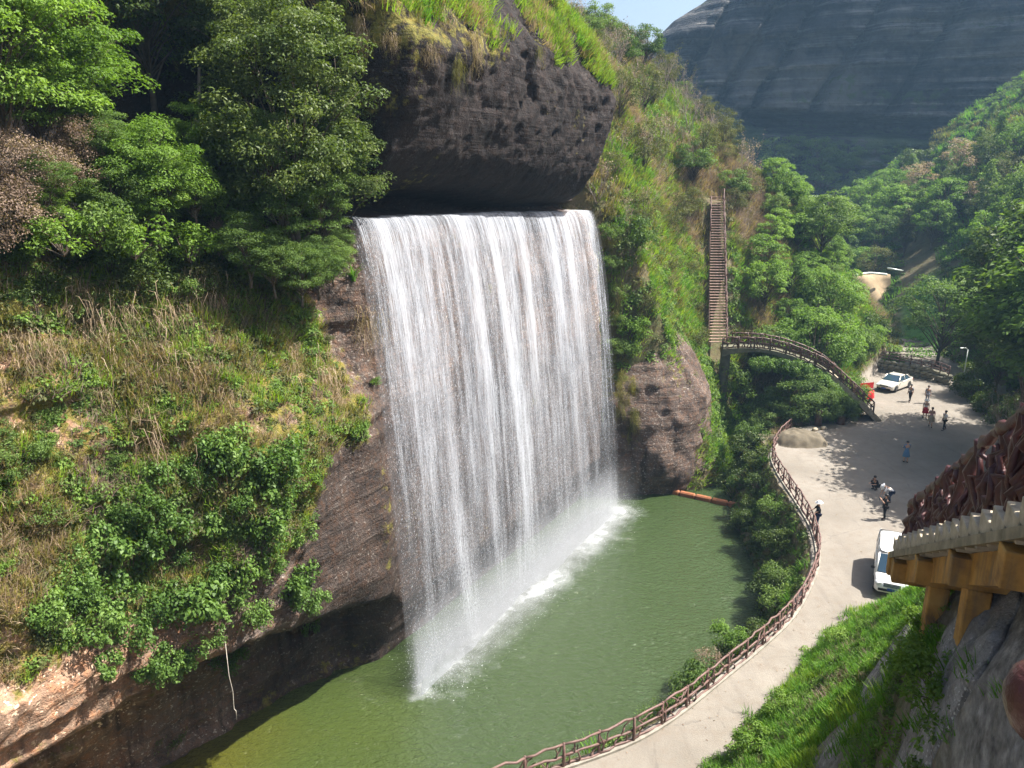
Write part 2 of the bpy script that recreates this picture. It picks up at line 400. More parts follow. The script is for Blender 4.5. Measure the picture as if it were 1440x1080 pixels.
# ---- ground sheet
FENCE = [(-6.5, 20.2), (-2.6, 21.7), (1.04, 23.48), (4.08, 24.94), (6.29, 26.55), (8.94, 29.07), (11.36, 31.43), (13.79, 34.15), (16.45, 38.45), (17.6, 41.42), (18.2, 44.2), (18.63, 48.15), (19.04, 52.63), (19.8, 56.31), (21.44, 59.61), (23.6, 62.8)]
EDGE_L = FENCE + [(27.0, 64.2), (31.5, 66.6), (33.0, 72.0), (36.5, 78.5), (41.5, 84.0), (44.5, 92), (47, 100)]
GRASS_E = [(-7, 4.0), (0.0, 14.2), (4.6, 20.6), (7.6, 23.9), (9.66, 26.3), (12.0, 29.0), (14.3, 31.5), (17.2, 34.2), (20.5, 35.2), (24, 33.5), (30, 32), (40, 32)]
def hill_h(x, y):
    a = 6 + 1.12 * (y - 69) - .86 * (x - 18.6)
    a = a + 13 * sstep(17.5, 8, x) * sstep(95, 64, y)
    ridge = 36.5 - .95 * np.maximum(x - 14, 0) - .16 * np.maximum(y - 86, 0) + 2.0 * fbm(x * .05, y * .05, 1, 2) + .35 * np.maximum(8 - x, 0)
    k = 4.0
    a = -k * np.log(np.exp(-np.clip(a, -60, 60) / k) + np.exp(-np.clip(ridge, -60, 60) / k))
    # cut for the stair
    t = x - (18.6 + .17 * (y - 69)); 
    a = np.where((y > 66) & (y < 83), a + (6.0 + 1.15 * (y - 69.2) - .25 - a) * sstep(3.2, 1.2, np.abs(t)) * sstep(82, 80, y) * sstep(68.5, 69.2, y), a)
    a = a - 5.0 * np.exp(-((x - 21.5) ** 2 / 10)) * sstep(75, 68, y)
    return a
def right_h(x, y):
    return .72 * (x - (47 + .12 * (y - 60))) - .5 + .08 * np.maximum(y - 75, 0)
def slope_h(d):
    return np.interp(d, [0, .6, 2.0, 5.5, 7.4, 8.5, 10, 12.5, 40], [0, .35, 1.7, 7.3, 10.9, 13.1, 15.5, 18.2, 27])
def ground_h(x, y, detail=True):
    x = np.asarray(x, float); y = np.asarray(y, float)
    dl, _ = seg_dist(x, y, EDGE_L)                  # > 0 : on the plaza side
    dg, _ = seg_dist(x, y, GRASS_E)                 # > 0 : right/near side, the camera's slope
    floor = .045 * np.maximum(y - 80, 0)
    h = floor + 0 * x
    bank = np.interp(-dl, [0, .35, 1.1, 2.6, 4.5, 40], [0, -.25, -2.3, -4.2, -6.5, -6.8])
    bank = np.where(y > 58, np.maximum(bank, -4.8), bank)
    n = fbm(x * .35, y * .35, 0, 4) if detail else 0
    hl = hill_h(x, y) + (1.1 * fbm(x * .12, y * .12, 3, 3) + .35 * n if detail else 0)
    hill_zone = sstep(57.5, 60.5, y - .25 * np.maximum(x - 16, 0)) 
    hl = np.where(y < 57, -30, hl * hill_zone + (1 - hill_zone) * -8)
    low = np.where(dl < 0, np.maximum(bank + .25 * n * sstep(.3, 1.5, -dl), np.where(dl < -.1, hl, -30)), h)
    # far left valley beyond the plaza
    low = np.where((dl < 0) & (y > 66) , np.maximum(low, np.minimum(floor, -.2 + .0 * x) - 5 * sstep(30, 24, x) * sstep(80, 68, y)), low)
    rg = right_h(x, y) + (.9 * n if detail else 0)
    low = np.where((dl > 0) & (y > 40), np.maximum(low, rg), low)
    sl = slope_h(np.maximum(dg, 0)) + (sstep(.3, 2.5, dg) * (.5 * fbm(x * .25, y * .25, 5, 3) + .3 * fbm(x * 1.1, y * 1.1, 5, 3)) if detail else 0)
    sd_ = (x - 4.9) * .938 - (y - 5.2) * .347
    sl = sl + 1.9 * sstep(-.9, .3, sd_) * sstep(4, 7, y) * sstep(15.5, 13.5, y) + .4 * sstep(.2, 1.2, sd_) * sstep(11, 14, y) * sstep(20, 17, y)
    sl = sl - 2.2 * np.exp(-(x * x + (y + .5) ** 2) / 7.0)
    return np.where(dg > 0, np.maximum(low, sl), low)
# one sheet, finer where it is seen close
gx = np.concatenate([np.arange(-60, -12, 3.0), np.arange(-12, 34, .3), np.arange(34, 60, .6), np.arange(60, 130, 2.0), np.arange(130, 420, 20.0)])
gy = np.concatenate([np.arange(-40, -5, 2.5), np.arange(-5, 36, .3), np.arange(36, 90, .33), np.arange(90, 140, 1.0), np.arange(140, 420, 12.0)])
X_, Y_ = np.meshgrid(gx, gy, indexing='ij')
H_ = ground_h(X_, Y_)
H_ = np.where(Y_ > 140, np.maximum(H_ * sstep(200, 140, Y_), 2 + .06 * (Y_ - 140)), H_)
H_ = np.where((X_ < -12) & (Y_ > 20) | (X_ < -25), -7, H_)
dl, _ = seg_dist(X_, Y_, EDGE_L); dg, _ = seg_dist(X_, Y_, GRASS_E)
paved = sstep(-.15, .1, dl) * sstep(.25, -.1, dg) * sstep(.35, .1, H_ - .045 * np.maximum(Y_ - 80, 0))
paved = np.where(Y_ > 96, 0, paved)
rocky = np.clip(sstep(6.9, 8.7, dg + 1.3 * fbm(X_ * .4, Y_ * .4, 9, 3)) * (Y_ < 40) + .75 * np.exp(-((dg - 5.3 - .8 * fbm(X_ * .3, Y_ * .3, 2, 2)) / .55) ** 2) * (Y_ < 30), 0, 1)
field = sstep(3.2, 1.2, np.abs(X_ - (43.5 + .46 * (Y_ - 86)) - 3.5)) * sstep(85, 88, Y_) * sstep(112, 108, Y_)
k = NT('ground_soil_and_concrete'); v = k.coord()
n1 = k.noise(v, .25, 6, .6); n2 = k.noise(v, 1.7, 5, .65); n3 = k.noise(v, 14, 4, .7)
con = k.ramp(n1, [(.3, (.16, .142, .118)), (.55, (.205, .183, .154)), (.75, (.25, .226, .193))])
con = k.mix(k.ramp(n2, [(.47, 0.0), (.68, .6)]), con, (.17, .14, .11))
con = k.mix(k.ramp(n3, [(.3, .35), (.5, 0.0)]), con, (.14, .12, .1))
tm = k.noise(k.coord((.9, .12, 1)), 1.0, 4, .6, .8); con = k.mix(k.ramp(tm, [(.55, 0.0), (.7, .35)]), con, (.13, .115, .1))
ck = k.vor(k.coord((.23, .23, .23)), 1.0, 'DISTANCE_TO_EDGE'); con = k.mix(k.ramp(k.math('ADD', ck, k.math('MULTIPLY', k.math('SUBTRACT', n2, .5), .12)), [(.002, .3), (.005, 0.0)]), con, (.09, .08, .07))
soil = k.ramp(n2, [(.3, (.05, .04, .022)), (.5, (.085, .075, .03)), (.7, (.07, .095, .028))])
soil = k.mix(k.ramp(n1, [(.4, 0.0), (.65, .6)]), soil, (.15, .115, .07))
rk = k.ramp(k.noise(k.coord((2.2, 2.2, 5)), 1.0, 6, .65), [(.3, (.06, .056, .054)), (.5, (.2, .185, .175)), (.72, (.42, .4, .37))])
grn = k.ramp(n2, [(.35, (.05, .12, .018)), (.6, (.085, .2, .03))])
col = k.mix(k.attr('rocky'), soil, rk); col = k.mix(k.attr('field'), col, grn)
pe = k.ramp(k.math('ADD', k.attr('paved'), k.math('MULTIPLY', k.math('SUBTRACT', n2, .5), .6)), [(.4, 0.0), (.6, 1.0)])
col = k.mix(pe, col, con)
hb = k.math('ADD', k.math('MULTIPLY', n2, k.math('SUBTRACT', 1.0, k.math('MULTIPLY', pe, .85))), k.math('MULTIPLY', n3, .12))
M['ground'] = k.done(k.bsdf(col, .85, .25, k.bump(hb, .8, .2)))
me = quad_mesh('ground', np.stack([X_, Y_, H_], -1).reshape(-1, 3), grid_quads(len(gx), len(gy)), M['ground'], True,
               {'paved': ('POINT', paved), 'rocky': ('POINT', rocky), 'field': ('POINT', field)})
tag(link('ground', me), 'gorge floor, pale concrete road and planted slopes', kind='structure')

# ---- pool
k = NT('pool_water'); v = k.coord((1, 1, 1))
rip = k.math('ADD', k.noise(k.coord((1.0, 1.6, 1)), 2.6, 4, .6, .6), k.math('MULTIPLY', k.noise(v, 9, 3, .6), .35))
murk = k.noise(v, .12, 4, .5)
gr = k.n('ShaderNodeSeparateXYZ'); k.l(v, gr.inputs[0])
lft = k.math('ADD', k.math('MULTIPLY', gr.outputs[0], -.075), k.math('MULTIPLY', gr.outputs[1], -.03))
fol = k.ramp(k.math('ADD', k.math('ADD', lft, .72), k.math('MULTIPLY', k.math('SUBTRACT', murk, .5), .8)), [(.0, (.033, .052, .018)), (.5, (.044, .062, .015)), (1.0, (.068, .064, .009))])
b = k.bsdf(fol, .06, .32, k.bump(rip, .75, .17)); M['pool'] = k.done(b)
px_ = np.linspace(-26, 30, 90); py_ = np.linspace(12, 80, 100)
PX, PY = np.meshgrid(px_, py_, indexing='ij')
me = quad_mesh('pool_water', np.stack([PX, PY, np.full_like(PX, WATER_Z)], -1).reshape(-1, 3), grid_quads(90, 100), M['pool'], True)
tag(link('pool_water', me), 'murky green pool at the foot of the waterfall', kind='structure')

# ---- far cliff across the gorge
def far_top(x): return np.interp(x, [30, 34, 39, 45, 52, 62, 80, 140, 260], [20, 42, 56, 62, 66, 73, 84, 105, 120])
fu = np.linspace(0, 1, 330); fw = np.linspace(0, 1, 200)
U_, W_ = np.meshgrid(fu, fw, indexing='ij')
FX = 29 + 190 * U_; top = far_top(FX); FZ = -6 + (top + 6) * W_
lean = .05 * FZ + 12 * np.clip((W_ - .9) / .1, 0, 1) ** 2
notch_z = 36.5 - .075 * (FX - 60)
nw = sstep(58, 68, FX) * sstep(128, 112, FX)
cave = 15 * nw * sstep(-5.5, -1.0, FZ - notch_z) * sstep(1.6, .2, FZ - notch_z)
apron = -11 * sstep(0, -30, FZ - notch_z)
endc = 30 * np.clip((46 - FX) / 17, 0, 1) ** 2
FY = 214 + lean + cave + apron + endc - .3 * (FX - 60)
FY = FY + 2.4 * fbm(FX * .035, FZ * .03, 7, 3) + 1.3 * fbm(FX * .15, FZ * .12, 3, 4) + 1.5 * np.tanh(5 * fbm(FX * .02, FZ * .3, 5, 3))
gl = FX - .55 * FZ
for g0 in (22, 34, 43, 58, 76):
    FY = FY + 5.0 * np.exp(-((gl - g0 + .6 * fbm(FX * .1, FZ * .1, 2, 2)) / 1.3) ** 2) * sstep(30, 40, FZ)
me = quad_mesh('far_cliff', np.stack([FX, FY, FZ], -1).reshape(-1, 3), grid_quads(330, 200)[:, ::-1], M['tan_rock'], True,
               {'moss': ('POINT', np.clip(.12 + .6 * np.maximum(fbm(FX * .05, FZ * .2, 9, 3), 0) + .4 * sstep(5, -8, FZ - notch_z) + .5 * sstep(.8, .92, W_) * sstep(70, 110, FX) + .3 * fbm(FX * .06, FZ * .06, 1, 3), 0, 1))})
tag(link('far_cliff', me), 'long banded cliff closing the valley in blue haze', kind='structure')

# ------------------------------------------------------------------ waterfall
def fall_off(z): return -1.62 + 3.05 * np.sqrt(np.clip((LIP_Z - z) / 22.5, 0, 1.05))
def water_mat(name, seed, cover, hz=1.0):
    k = NT(name); a = k.attr('across'); d = k.attr('drop')
    def co(sx, sy, o=0.0):
        c = k.n('ShaderNodeCombineXYZ'); k.l(k.math('MULTIPLY', a, sx), c.inputs[0]); k.l(k.math('MULTIPLY', d, sy), c.inputs[1]); c.inputs[2].default_value = seed + o; return c.outputs[0]
    broad = k.noise(co(.42, .035), 1.0, 3, .55)
    mid = k.noise(co(2.1, .10, 3), 1.0, 4, .6, .25)
    fine = k.noise(co(20, .7, 7), 1.0, 4, .65, .3)
    speck = k.noise(co(21, 7.0, 9), 1.0, 3, .7)
    t = k.math('MULTIPLY', d, 1 / 22.5)                         # 0 at the lip, 1 at the pool
    streak = k.math('ADD', k.math('MULTIPLY', mid, .38), k.math('MULTIPLY', fine, .62))
    lo = k.math('ADD', k.math('MULTIPLY', streak, .55), k.math('MULTIPLY', speck, .45))
    mixv = k.n('ShaderNodeMix'); k.l(k.math('MULTIPLY', t, 1.3, True), mixv.inputs[0]); k.l(streak, mixv.inputs[2]); k.l(lo, mixv.inputs[3])
    s = k.math('ADD', mixv.outputs[0], k.math('MULTIPLY', k.math('SUBTRACT', broad, .5), .72))
    s = k.math('ADD', s, k.math('MULTIPLY', k.math('SUBTRACT', k.attr('edge'), 1.0), .5))
    s = k.math('ADD', s, k.math('ADD', cover, k.math('MULTIPLY', t, -.085)))
    al = k.ramp(s, [(.37, .04), (.5, .42), (.63, .92)])
    foot = k.ramp(t, [(.80, 0.0), (1.0, .45)])
    al = k.math('MAXIMUM', al, k.math('MULTIPLY', foot, k.attr('edge')))
    df = k.n('ShaderNodeBsdfDiffuse'); df.inputs[0].default_value = (.62, .65, .71, 1)
    tl = k.n('ShaderNodeBsdfTranslucent'); tl.inputs[0].default_value = (.62, .65, .71, 1)
    m1 = k.n('ShaderNodeMixShader'); m1.inputs[0].default_value = .4; k.l(df.outputs[0], m1.inputs[1]); k.l(tl.outputs[0], m1.inputs[2])
    tp = k.n('ShaderNodeBsdfTransparent'); m2 = k.n('ShaderNodeMixShader'); k.l(al, m2.inputs[0]); k.l(tp.outputs[0], m2.inputs[1]); k.l(m1.outputs[0], m2.inputs[2])
    return k.done(m2)
fallroot = empty('waterfall', (0, 0, 0)); tag(fallroot, 'wide white waterfall pouring from under the overhanging rock into the pool', kind='structure')
def fall_sheet(name, mat, doff, s0, s1, seed):
    a = np.linspace(s0, s1, 200); d = np.concatenate([np.linspace(-.35, .8, 14), np.linspace(.95, 22.55, 90)])
    A, D = np.meshgrid(a, d, indexing='ij')
    z = LIP_Z - np.maximum(D, 0) + .06 * np.minimum(D, 0) ** 2
    o = fall_off(z) + doff * sstep(0, 3, D) + np.where(D < 0, D * 3.0, 0) + .16 * sstep(0, 6, D) * fbm(A * .9, D * .06, seed, 3)
    o = o + .45 * sstep(16, 23, D) * fbm(A * .3, 0, seed, 2)
    sp = A + .018 * D * (A - 12) / 12
    z = z + .14 * fbm(A * .55, 1, seed, 3) * sstep(6, 0, D)
    z = z + .6 * np.clip(1 - A / 24.5, 0, 1) * (1 - np.clip(D, 0, 22.5) / 22.5)
    P = np.stack([C0[0] + sp * DV[0] + o * NV[0], C0[1] + sp * DV[1] + o * NV[1], z], -1)
    e = sstep(s0, s0 + .8, A + .25 * fbm(D * .25, 0, seed, 2)) * sstep(s1, s1 - .5, A)
    me = quad_mesh(name, P.reshape(-1, 3), grid_quads(len(a), len(d)), mat, True, {'across': ('POINT', A), 'drop': ('POINT', D), 'edge': ('POINT', e)})
    return link(name, me, fallroot)
M['fall'] = water_mat('falling_water', 2.0, -.012); M['fall2'] = water_mat('falling_water_behind', 31.0, -.085)
fall_sheet('water_sheet', M['fall'], 0.0, -.75, 24.7, 1.3)
fall_sheet('water_sheet', M['fall2'], -.38, -.3, 24.6, 8.3)
# single drops and threads of water
k = NT('water_drops'); df = k.n('ShaderNodeBsdfDiffuse'); df.inputs[0].default_value = (.68, .71, .77, 1)
tl = k.n('ShaderNodeBsdfTranslucent'); tl.inputs[0].default_value = (.68, .71, .77, 1)
m1 = k.n('ShaderNodeMixShader'); m1.inputs[0].default_value = .4; k.l(df.outputs[0], m1.inputs[1]); k.l(tl.outputs[0], m1.inputs[2]); M['drops'] = k.done(m1)
def blades(C, Dv, Wv, L, Wd):
    """diamond quads: centre C, long axis Dv, wide axis Wv"""
    L = np.asarray(L)[:, None]; Wd = np.asarray(Wd)[:, None]
    V = np.stack([C - Dv * L * .5, C + Wv * Wd * .5 - Dv * L * .05, C + Dv * L * .5, C - Wv * Wd * .5 - Dv * L * .05], 1)
    n = len(C); return V.reshape(-1, 3), np.arange(n * 4).reshape(n, 4)
nd = 46000
A = NR.uniform(-.5, 24.5, nd); D = 22.4 * NR.power(1.25, nd)
keep = (fbm(A * .9, D * .03, 40, 3) + .3 * NR.normal(size=nd)) > -.1; A, D = A[keep], D[keep]; nd = len(A)
z = LIP_Z - D; o = fall_off(z) + NR.normal(0, 1, nd) * (.05 + .016 * D) + .05
sp = A + .018 * D * (A - 12) / 12 + NR.normal(0, .03, nd)
P = np.stack([C0[0] + sp * DV[0] + o * NV[0], C0[1] + sp * DV[1] + o * NV[1], z], -1)
Wv = NR.normal(size=(nd, 3)); Wv[:, 2] = 0; Wv /= np.linalg.norm(Wv, axis=1)[:, None]
sl = 3.05 / 22.5 * .5 / np.sqrt(np.clip(D / 22.5, .02, 1))
Dv = np.stack([NV[0] * sl, NV[1] * sl, -np.ones(nd)], -1); Dv /= np.linalg.norm(Dv, axis=1)[:, None]
V, Q = blades(P, Dv, Wv, NR.uniform(.03, .16, nd) * (1.5 - D / 22), NR.uniform(.008, .022, nd))
tag(link('water_drops', quad_mesh('water_drops', V, Q, M['drops']), fallroot), kind='stuff')
# foam where the fall meets the pool
k = NT('foam'); v = k.coord(); fo = k.attr('foam')
fn = k.math('ADD', k.math('MULTIPLY', k.noise(v, 1.1, 5, .65), .6), k.math('MULTIPLY', k.noise(v, 6, 4, .7), .4))
al = k.ramp(k.math('ADD', fo, k.math('MULTIPLY', k.math('SUBTRACT', fn, .5), 1.1)), [(.08, 0.0), (.55, .26), (1.15, .7)])
df = k.n('ShaderNodeBsdfDiffuse'); df.inputs[0].default_value = (.62, .65, .66, 1)
tp = k.n('ShaderNodeBsdfTransparent'); m2 = k.n('ShaderNodeMixShader'); k.l(al, m2.inputs[0]); k.l(tp.outputs[0], m2.inputs[1]); k.l(df.outputs[0], m2.inputs[2]); M['foam'] = k.done(m2)
a = np.linspace(-2.2, 26.5, 160); w = np.linspace(-2.6, 3.6, 44)
A, Wd = np.meshgrid(a, w, indexing='ij')
fm = np.exp(-((Wd - .1 - .5 * fbm(A * .5, 0, 3, 3)) / (.8 + .5 * fbm(A * .35, 2, 1, 2))) ** 2) + .3 * np.exp(-((Wd - .5) / 1.5) ** 2)
fm = fm * np.clip(.6 + .5 * fbm(A * 2.6, Wd * 2.6, 12, 4) + .25 * fbm(A * .5, 0, 3, 2), 0, 1.1) * sstep(-2.0, .3, A) * sstep(26.3, 24.8, A) * sstep(-2.6, -1.8, Wd) * sstep(3.6, 2.4, Wd)
o = fall_off(WATER_Z) + Wd; hz = .06 * np.exp(-(Wd / .6) ** 2) * (.5 + .5 * fbm(A * 1.1, Wd * 1.1, 4, 3)) * sstep(-1, .8, A) * sstep(25.8, 24, A)
P = np.stack([C0[0] + A * DV[0] + o * NV[0], C0[1] + A * DV[1] + o * NV[1], WATER_Z + .008 + np.maximum(hz, 0)], -1)
link('foam', quad_mesh('foam', P.reshape(-1, 3), grid_quads(160, 44), M['foam'], True, {'foam': ('POINT', fm)}), fallroot)
# spray thrown up by the foot of the fall
ns = 15000
A = NR.uniform(-.6, 25, ns); hh = NR.exponential(.85, ns); o = fall_off(WATER_Z) + .25 + NR.normal(0, .8, ns) + .25 * hh * NR.normal(size=ns)
P = np.stack([C0[0] + A * DV[0] + o * NV[0], C0[1] + A * DV[1] + o * NV[1], WATER_Z + .05 + hh], -1)
Dv = NR.normal(size=(ns, 3)); Dv /= np.linalg.norm(Dv, axis=1)[:, None]; Wv = np.cross(Dv, NR.normal(size=(ns, 3))); Wv /= np.linalg.norm(Wv, axis=1)[:, None]
V, Q = blades(P, Dv, Wv, NR.uniform(.02, .06, ns), NR.uniform(.015, .04, ns))
tag(link('spray', quad_mesh('spray', V, Q, M['drops']), fallroot), kind='stuff')
# mist: a soft bank of fine spray in front of the foot
k = NT('mist_air'); k2 = k.n('ShaderNodeVolumePrincipled'); k2.inputs['Color'].default_value = (.95, .97, 1, 1); k2.inputs['Anisotropy'].default_value = .1
tc = k.n('ShaderNodeTexCoord'); sx = k.n('ShaderNodeSeparateXYZ'); k.l(tc.outputs['Object'], sx.inputs[0])
gx_ = k.math('SUBTRACT', 1.0, k.math('MULTIPLY', k.math('ABSOLUTE', sx.outputs[1]), 1 / 2.2), True)
gz_ = k.math('SUBTRACT', 1.0, k.math('MULTIPLY', sx.outputs[2], 1 / 5.6), True); gz_ = k.math('POWER', gz_, 2.2)
ga_ = k.math('MULTIPLY', k.math('SUBTRACT', 13.0, k.math('ABSOLUTE', sx.outputs[0])), .28, True)
den = k.math('MULTIPLY', k.math('MULTIPLY', k.math('MULTIPLY', k.math('POWER', gx_, 1.1), gz_), ga_), .3); k.l(den, k2.inputs['Density'])
k.l(k2.outputs[0], k.out.inputs['Volume'])
mist = MB().box((0, 0, 2.85), (27, 4.4, 5.7)).build('mist', k.m, fallroot)
om = float(fall_off(WATER_Z)); mist.location = (C0[0] + 12.3 * DV[0] + (om + .25) * NV[0], C0[1] + 12.3 * DV[1] + (om + .25) * NV[1], WATER_Z + .06)
mist.rotation_euler = (0, 0, math.atan2(DV[1], DV[0])); tag(mist, kind='stuff')

# ---- haze in the valley air
k = NT('haze_air'); hv = k.n('ShaderNodeVolumePrincipled'); hv.inputs['Color'].default_value = (.4, .68, 1, 1)
hv.inputs['Density'].default_value = .00034; hv.inputs['Anisotropy'].default_value = .2; k.l(hv.outputs[0], k.out.inputs['Volume'])
haze = MB().box((155, 185, 55), (620, 520, 145)).build('haze', k.m); tag(haze, 'thin blue haze filling the gorge', kind='stuff')
# ------------------------------------------------------------------ plants
M['bark'] = simple_mat('bark', (.10, .08, .06), .9, .2, var=.45, scale=4)
M['bare_bark'] = simple_mat('pale_twig_bark', (.27, .22, .19), .9, .2, var=.3, scale=4)
M['leaf_fresh'] = leaf_mat('fresh_green_leaves', (.06, .115, .018), (.12, .205, .035), (.21, .31, .07), .38)
M['leaf_mid'] = leaf_mat('mid_green_leaves', (.042, .08, .019), (.095, .155, .038), (.165, .235, .065), .34)
M['leaf_deep'] = leaf_mat('deep_green_glossy_leaves', (.033, .057, .016), (.066, .1, .026), (.13, .165, .048), .3, rough=.4)
M['leaf_olive'] = leaf_mat('olive_leaves', (.04, .05, .018), (.09, .10, .034), (.15, .15, .055), .3)
M['leaf_dry'] = leaf_mat('dry_brown_leaves', (.12, .08, .06), (.24, .175, .135), (.38, .29, .225), .25)
M['leaf_ivy'] = leaf_mat('broad_ivy_leaves', (.04, .08, .018), (.085, .155, .032), (.17, .26, .065), .3, rough=.38)
M['grass_green'] = leaf_mat('green_grass', (.045, .11, .014), (.085, .2, .022), (.15, .28, .04), .4)
M['grass_lime'] = leaf_mat('lime_grass', (.10, .17, .018), (.17, .27, .028), (.27, .34, .055), .4)
M['grass_olive'] = leaf_mat('olive_grass', (.07, .075, .02), (.145, .14, .035), (.23, .2, .06), .35)
M['grass_dry'] = leaf_mat('dry_straw_grass', (.16, .11, .07), (.29, .215, .145), (.42, .33, .23), .3)
M['grass_pink'] = leaf_mat('dry_reddish_twigs', (.11, .07, .06), (.2, .14, .12), (.3, .22, .18), .25)

def unit(v): return v / np.maximum(np.linalg.norm(v, axis=-1, keepdims=True), 1e-9)
def leaf_cloud(C, N, r, L, Wd, axis=None):
    """bent leaves (two triangles folded on the midrib) at C facing N; returns verts, quads"""
    n = len(C)
    t = r.normal(size=(n, 3)) if axis is None else axis + .45 * r.normal(size=(n, 3))
    t = unit(t - N * np.sum(t * N, 1, keepdims=True)); w = np.cross(N, t)
    L = (L * r.uniform(.7, 1.3, n))[:, None]; W2 = (Wd * r.uniform(.7, 1.3, n))[:, None] * .5
    up = N * L * .12
    V = np.stack([C - t * L * .5, C + w * W2 + up, C + t * L * .5 - up, C - w * W2 + up], 1)
    return V.reshape(-1, 3), np.arange(n * 4).reshape(n, 4)
def make_tree(seed, H=6.0, RX=2.6, base=.3, ncl=46, lpc=90, cr=.75, L=.24, Wd=.12, flat=.5, up=.55, trunk_r=.13, leafm='leaf_mid', barkm='bark', lean=.06, shape='round', droop=0.0, stems=1):
    r = np.random.default_rng(seed); q = random.Random(seed)
    tb = MB(); centres = []
    zb = H * base
    k = 0
    while len(centres) < ncl and k < 6000:
        k += 1
        p = r.normal(size=3); p /= np.linalg.norm(p); p = p * (r.uniform(.25, 1.0) ** .45)
        if p[2] < -.55: continue
        rx = RX
        if shape == 'cone': rx = RX * (1.05 - .75 * (p[2] * .5 + .5))
        if shape == 'umbrella': rx = RX * (.55 + .65 * (p[2] * .5 + .5))
        c = np.array([p[0] * rx, p[1] * rx, zb + (H - zb) * (p[2] * .5 + .5)])
        if vnoise(c[0] * .8 + seed, c[1] * .8, c[2] * .8) < -.28: continue
        if any(np.linalg.norm((c - d) * (1, 1, 1.4)) < cr * .62 for d in centres): continue
        centres.append(c)
    centres = np.array(centres)
    lx, ly = q.uniform(-1, 1) * lean * H, q.uniform(-1, 1) * lean * H
    def trunk_at(t, ox=0, oy=0): return Vector((lx * t + ox * t + .12 * math.sin(3 * t + seed), ly * t + oy * t + .12 * math.sin(4 * t + 2 * seed), H * .86 * t - .3 * (1 - t)))
    for sidx in range(stems):
        ox, oy = (0, 0) if stems == 1 else (RX * .5 * math.cos(sidx * 2.4 + seed), RX * .5 * math.sin(sidx * 2.4 + seed))
        pts = [trunk_at(t / 7, ox, oy) for t in range(8)]
        tb.tube(pts, [trunk_r * (1.25 if t == 0 else 1 - .85 * t / 7) for t in range(8)], 7, wob=.08, rr=q)
    for c in centres[:: max(1, len(centres) // 26)]:
        t0 = np.clip((c[2] / H) * .62 - .05 + q.uniform(-.08, .05), base * .55, .8); s0 = trunk_at(t0); e = Vector(c)
        mid = s0.lerp(e, .5) + Vector((q.uniform(-.2, .2), q.uniform(-.2, .2), .12 * H * .3))
        rr_ = trunk_r * (.42 - .25 * t0)
        tb.tube([s0, s0.lerp(mid, .6), mid, mid.lerp(e, .6), e], [rr_, rr_ * .8, rr_ * .6, rr_ * .4, rr_ * .15], 5)
        for _ in range(2):
            e2 = e + Vector((q.uniform(-1, 1), q.uniform(-1, 1), q.uniform(-.3, .7))) * cr
            tb.tube([mid.lerp(e, .5), e2], [rr_ * .35, rr_ * .1], 4)
    trunk = tb.mesh('trunk', M[barkm])
    n = len(centres) * lpc
    if lpc:
        C = np.repeat(centres, lpc, 0); d = unit(r.normal(size=(n, 3))) * (r.uniform(.1, 1, n) ** .5)[:, None]
        sz = np.repeat(r.uniform(.7, 1.25, len(centres)), lpc)[:, None]
        d[:, 2] = np.abs(d[:, 2]) * np.where(r.uniform(size=n) < .75, 1, -1)
        P = C + d * sz * np.array([cr, cr, cr * flat])
        if droop: P[:, 2] -= droop * (np.linalg.norm(P[:, :2] - C[:, :2], axis=1) / cr) ** 2 * cr
        N = unit(np.array([0, 0, up]) + .5 * r.normal(size=(n, 3)) * (1 - up * .4) + .5 * d)
        out = unit(P - np.array([0, 0, zb])) * np.array([1, 1, .2]) + np.array([0, 0, -.25 - droop])
        V, Q = leaf_cloud(P, N, r, L, Wd, out)
        var = np.clip(np.repeat(r.uniform(.2, .75, len(centres)), lpc) + .18 * r.normal(size=n) , 0, 1)
        crown = quad_mesh('crown', V, Q, M[leafm], False, {'var': ('FACE', var)})
    else: crown = None
    return trunk, crown
def make_bare(seed, H=5.0, RX=1.8, barkm='bare_bark', leafm='leaf_dry', leaves=140, n0=5):
    q = random.Random(seed); r = np.random.default_rng(seed); tb = MB(); tips = []
    def grow(p, d, L, rad, lev):
        pts = [p]; cur = p.copy(); dd = d.copy()
        for i in range(4):
            dd = (dd + Vector((q.uniform(-.22, .22), q.uniform(-.22, .22), q.uniform(-.02, .16)))).normalized(); cur = cur + dd * L / 4; pts.append(cur.copy())
        tb.tube(pts, [rad * (1 - .17 * i) for i in range(5)], 5 if lev < 2 else 3, cap=False)
        tips.append(cur.copy())
        if lev < 3:
            for i in range(q.randint(2, 4)):
                a = pts[q.randint(2, 4)]; nd = (dd + Vector((q.uniform(-.8, .8), q.uniform(-.8, .8), q.uniform(-.1, .6)))).normalized()
                grow(a, nd, L * q.uniform(.5, .75), rad * .5, lev + 1)
    for i in range(n0):
        an = i * 6.28 / n0 + q.uniform(-.4, .4)
        grow(Vector((0, 0, -.2)), Vector((math.cos(an) * RX / H, math.sin(an) * RX / H, 1)).normalized(), H * .5, .05, 0)
    trunk = tb.mesh('branches', M[barkm]); crown = None
    if leaves:
        T = np.array([tuple(t) for t in tips]); C = T[r.integers(0, len(T), leaves)] + r.normal(0, .14, (leaves, 3))
        N = unit(r.normal(size=(leaves, 3)) + [0, 0, .6]); V, Q = leaf_cloud(C, N, r, .17, .09)
        crown = quad_mesh('leaves', V, Q, M[leafm], False, {'var': ('FACE', r.uniform(0, 1, leaves))})
    return trunk, crown
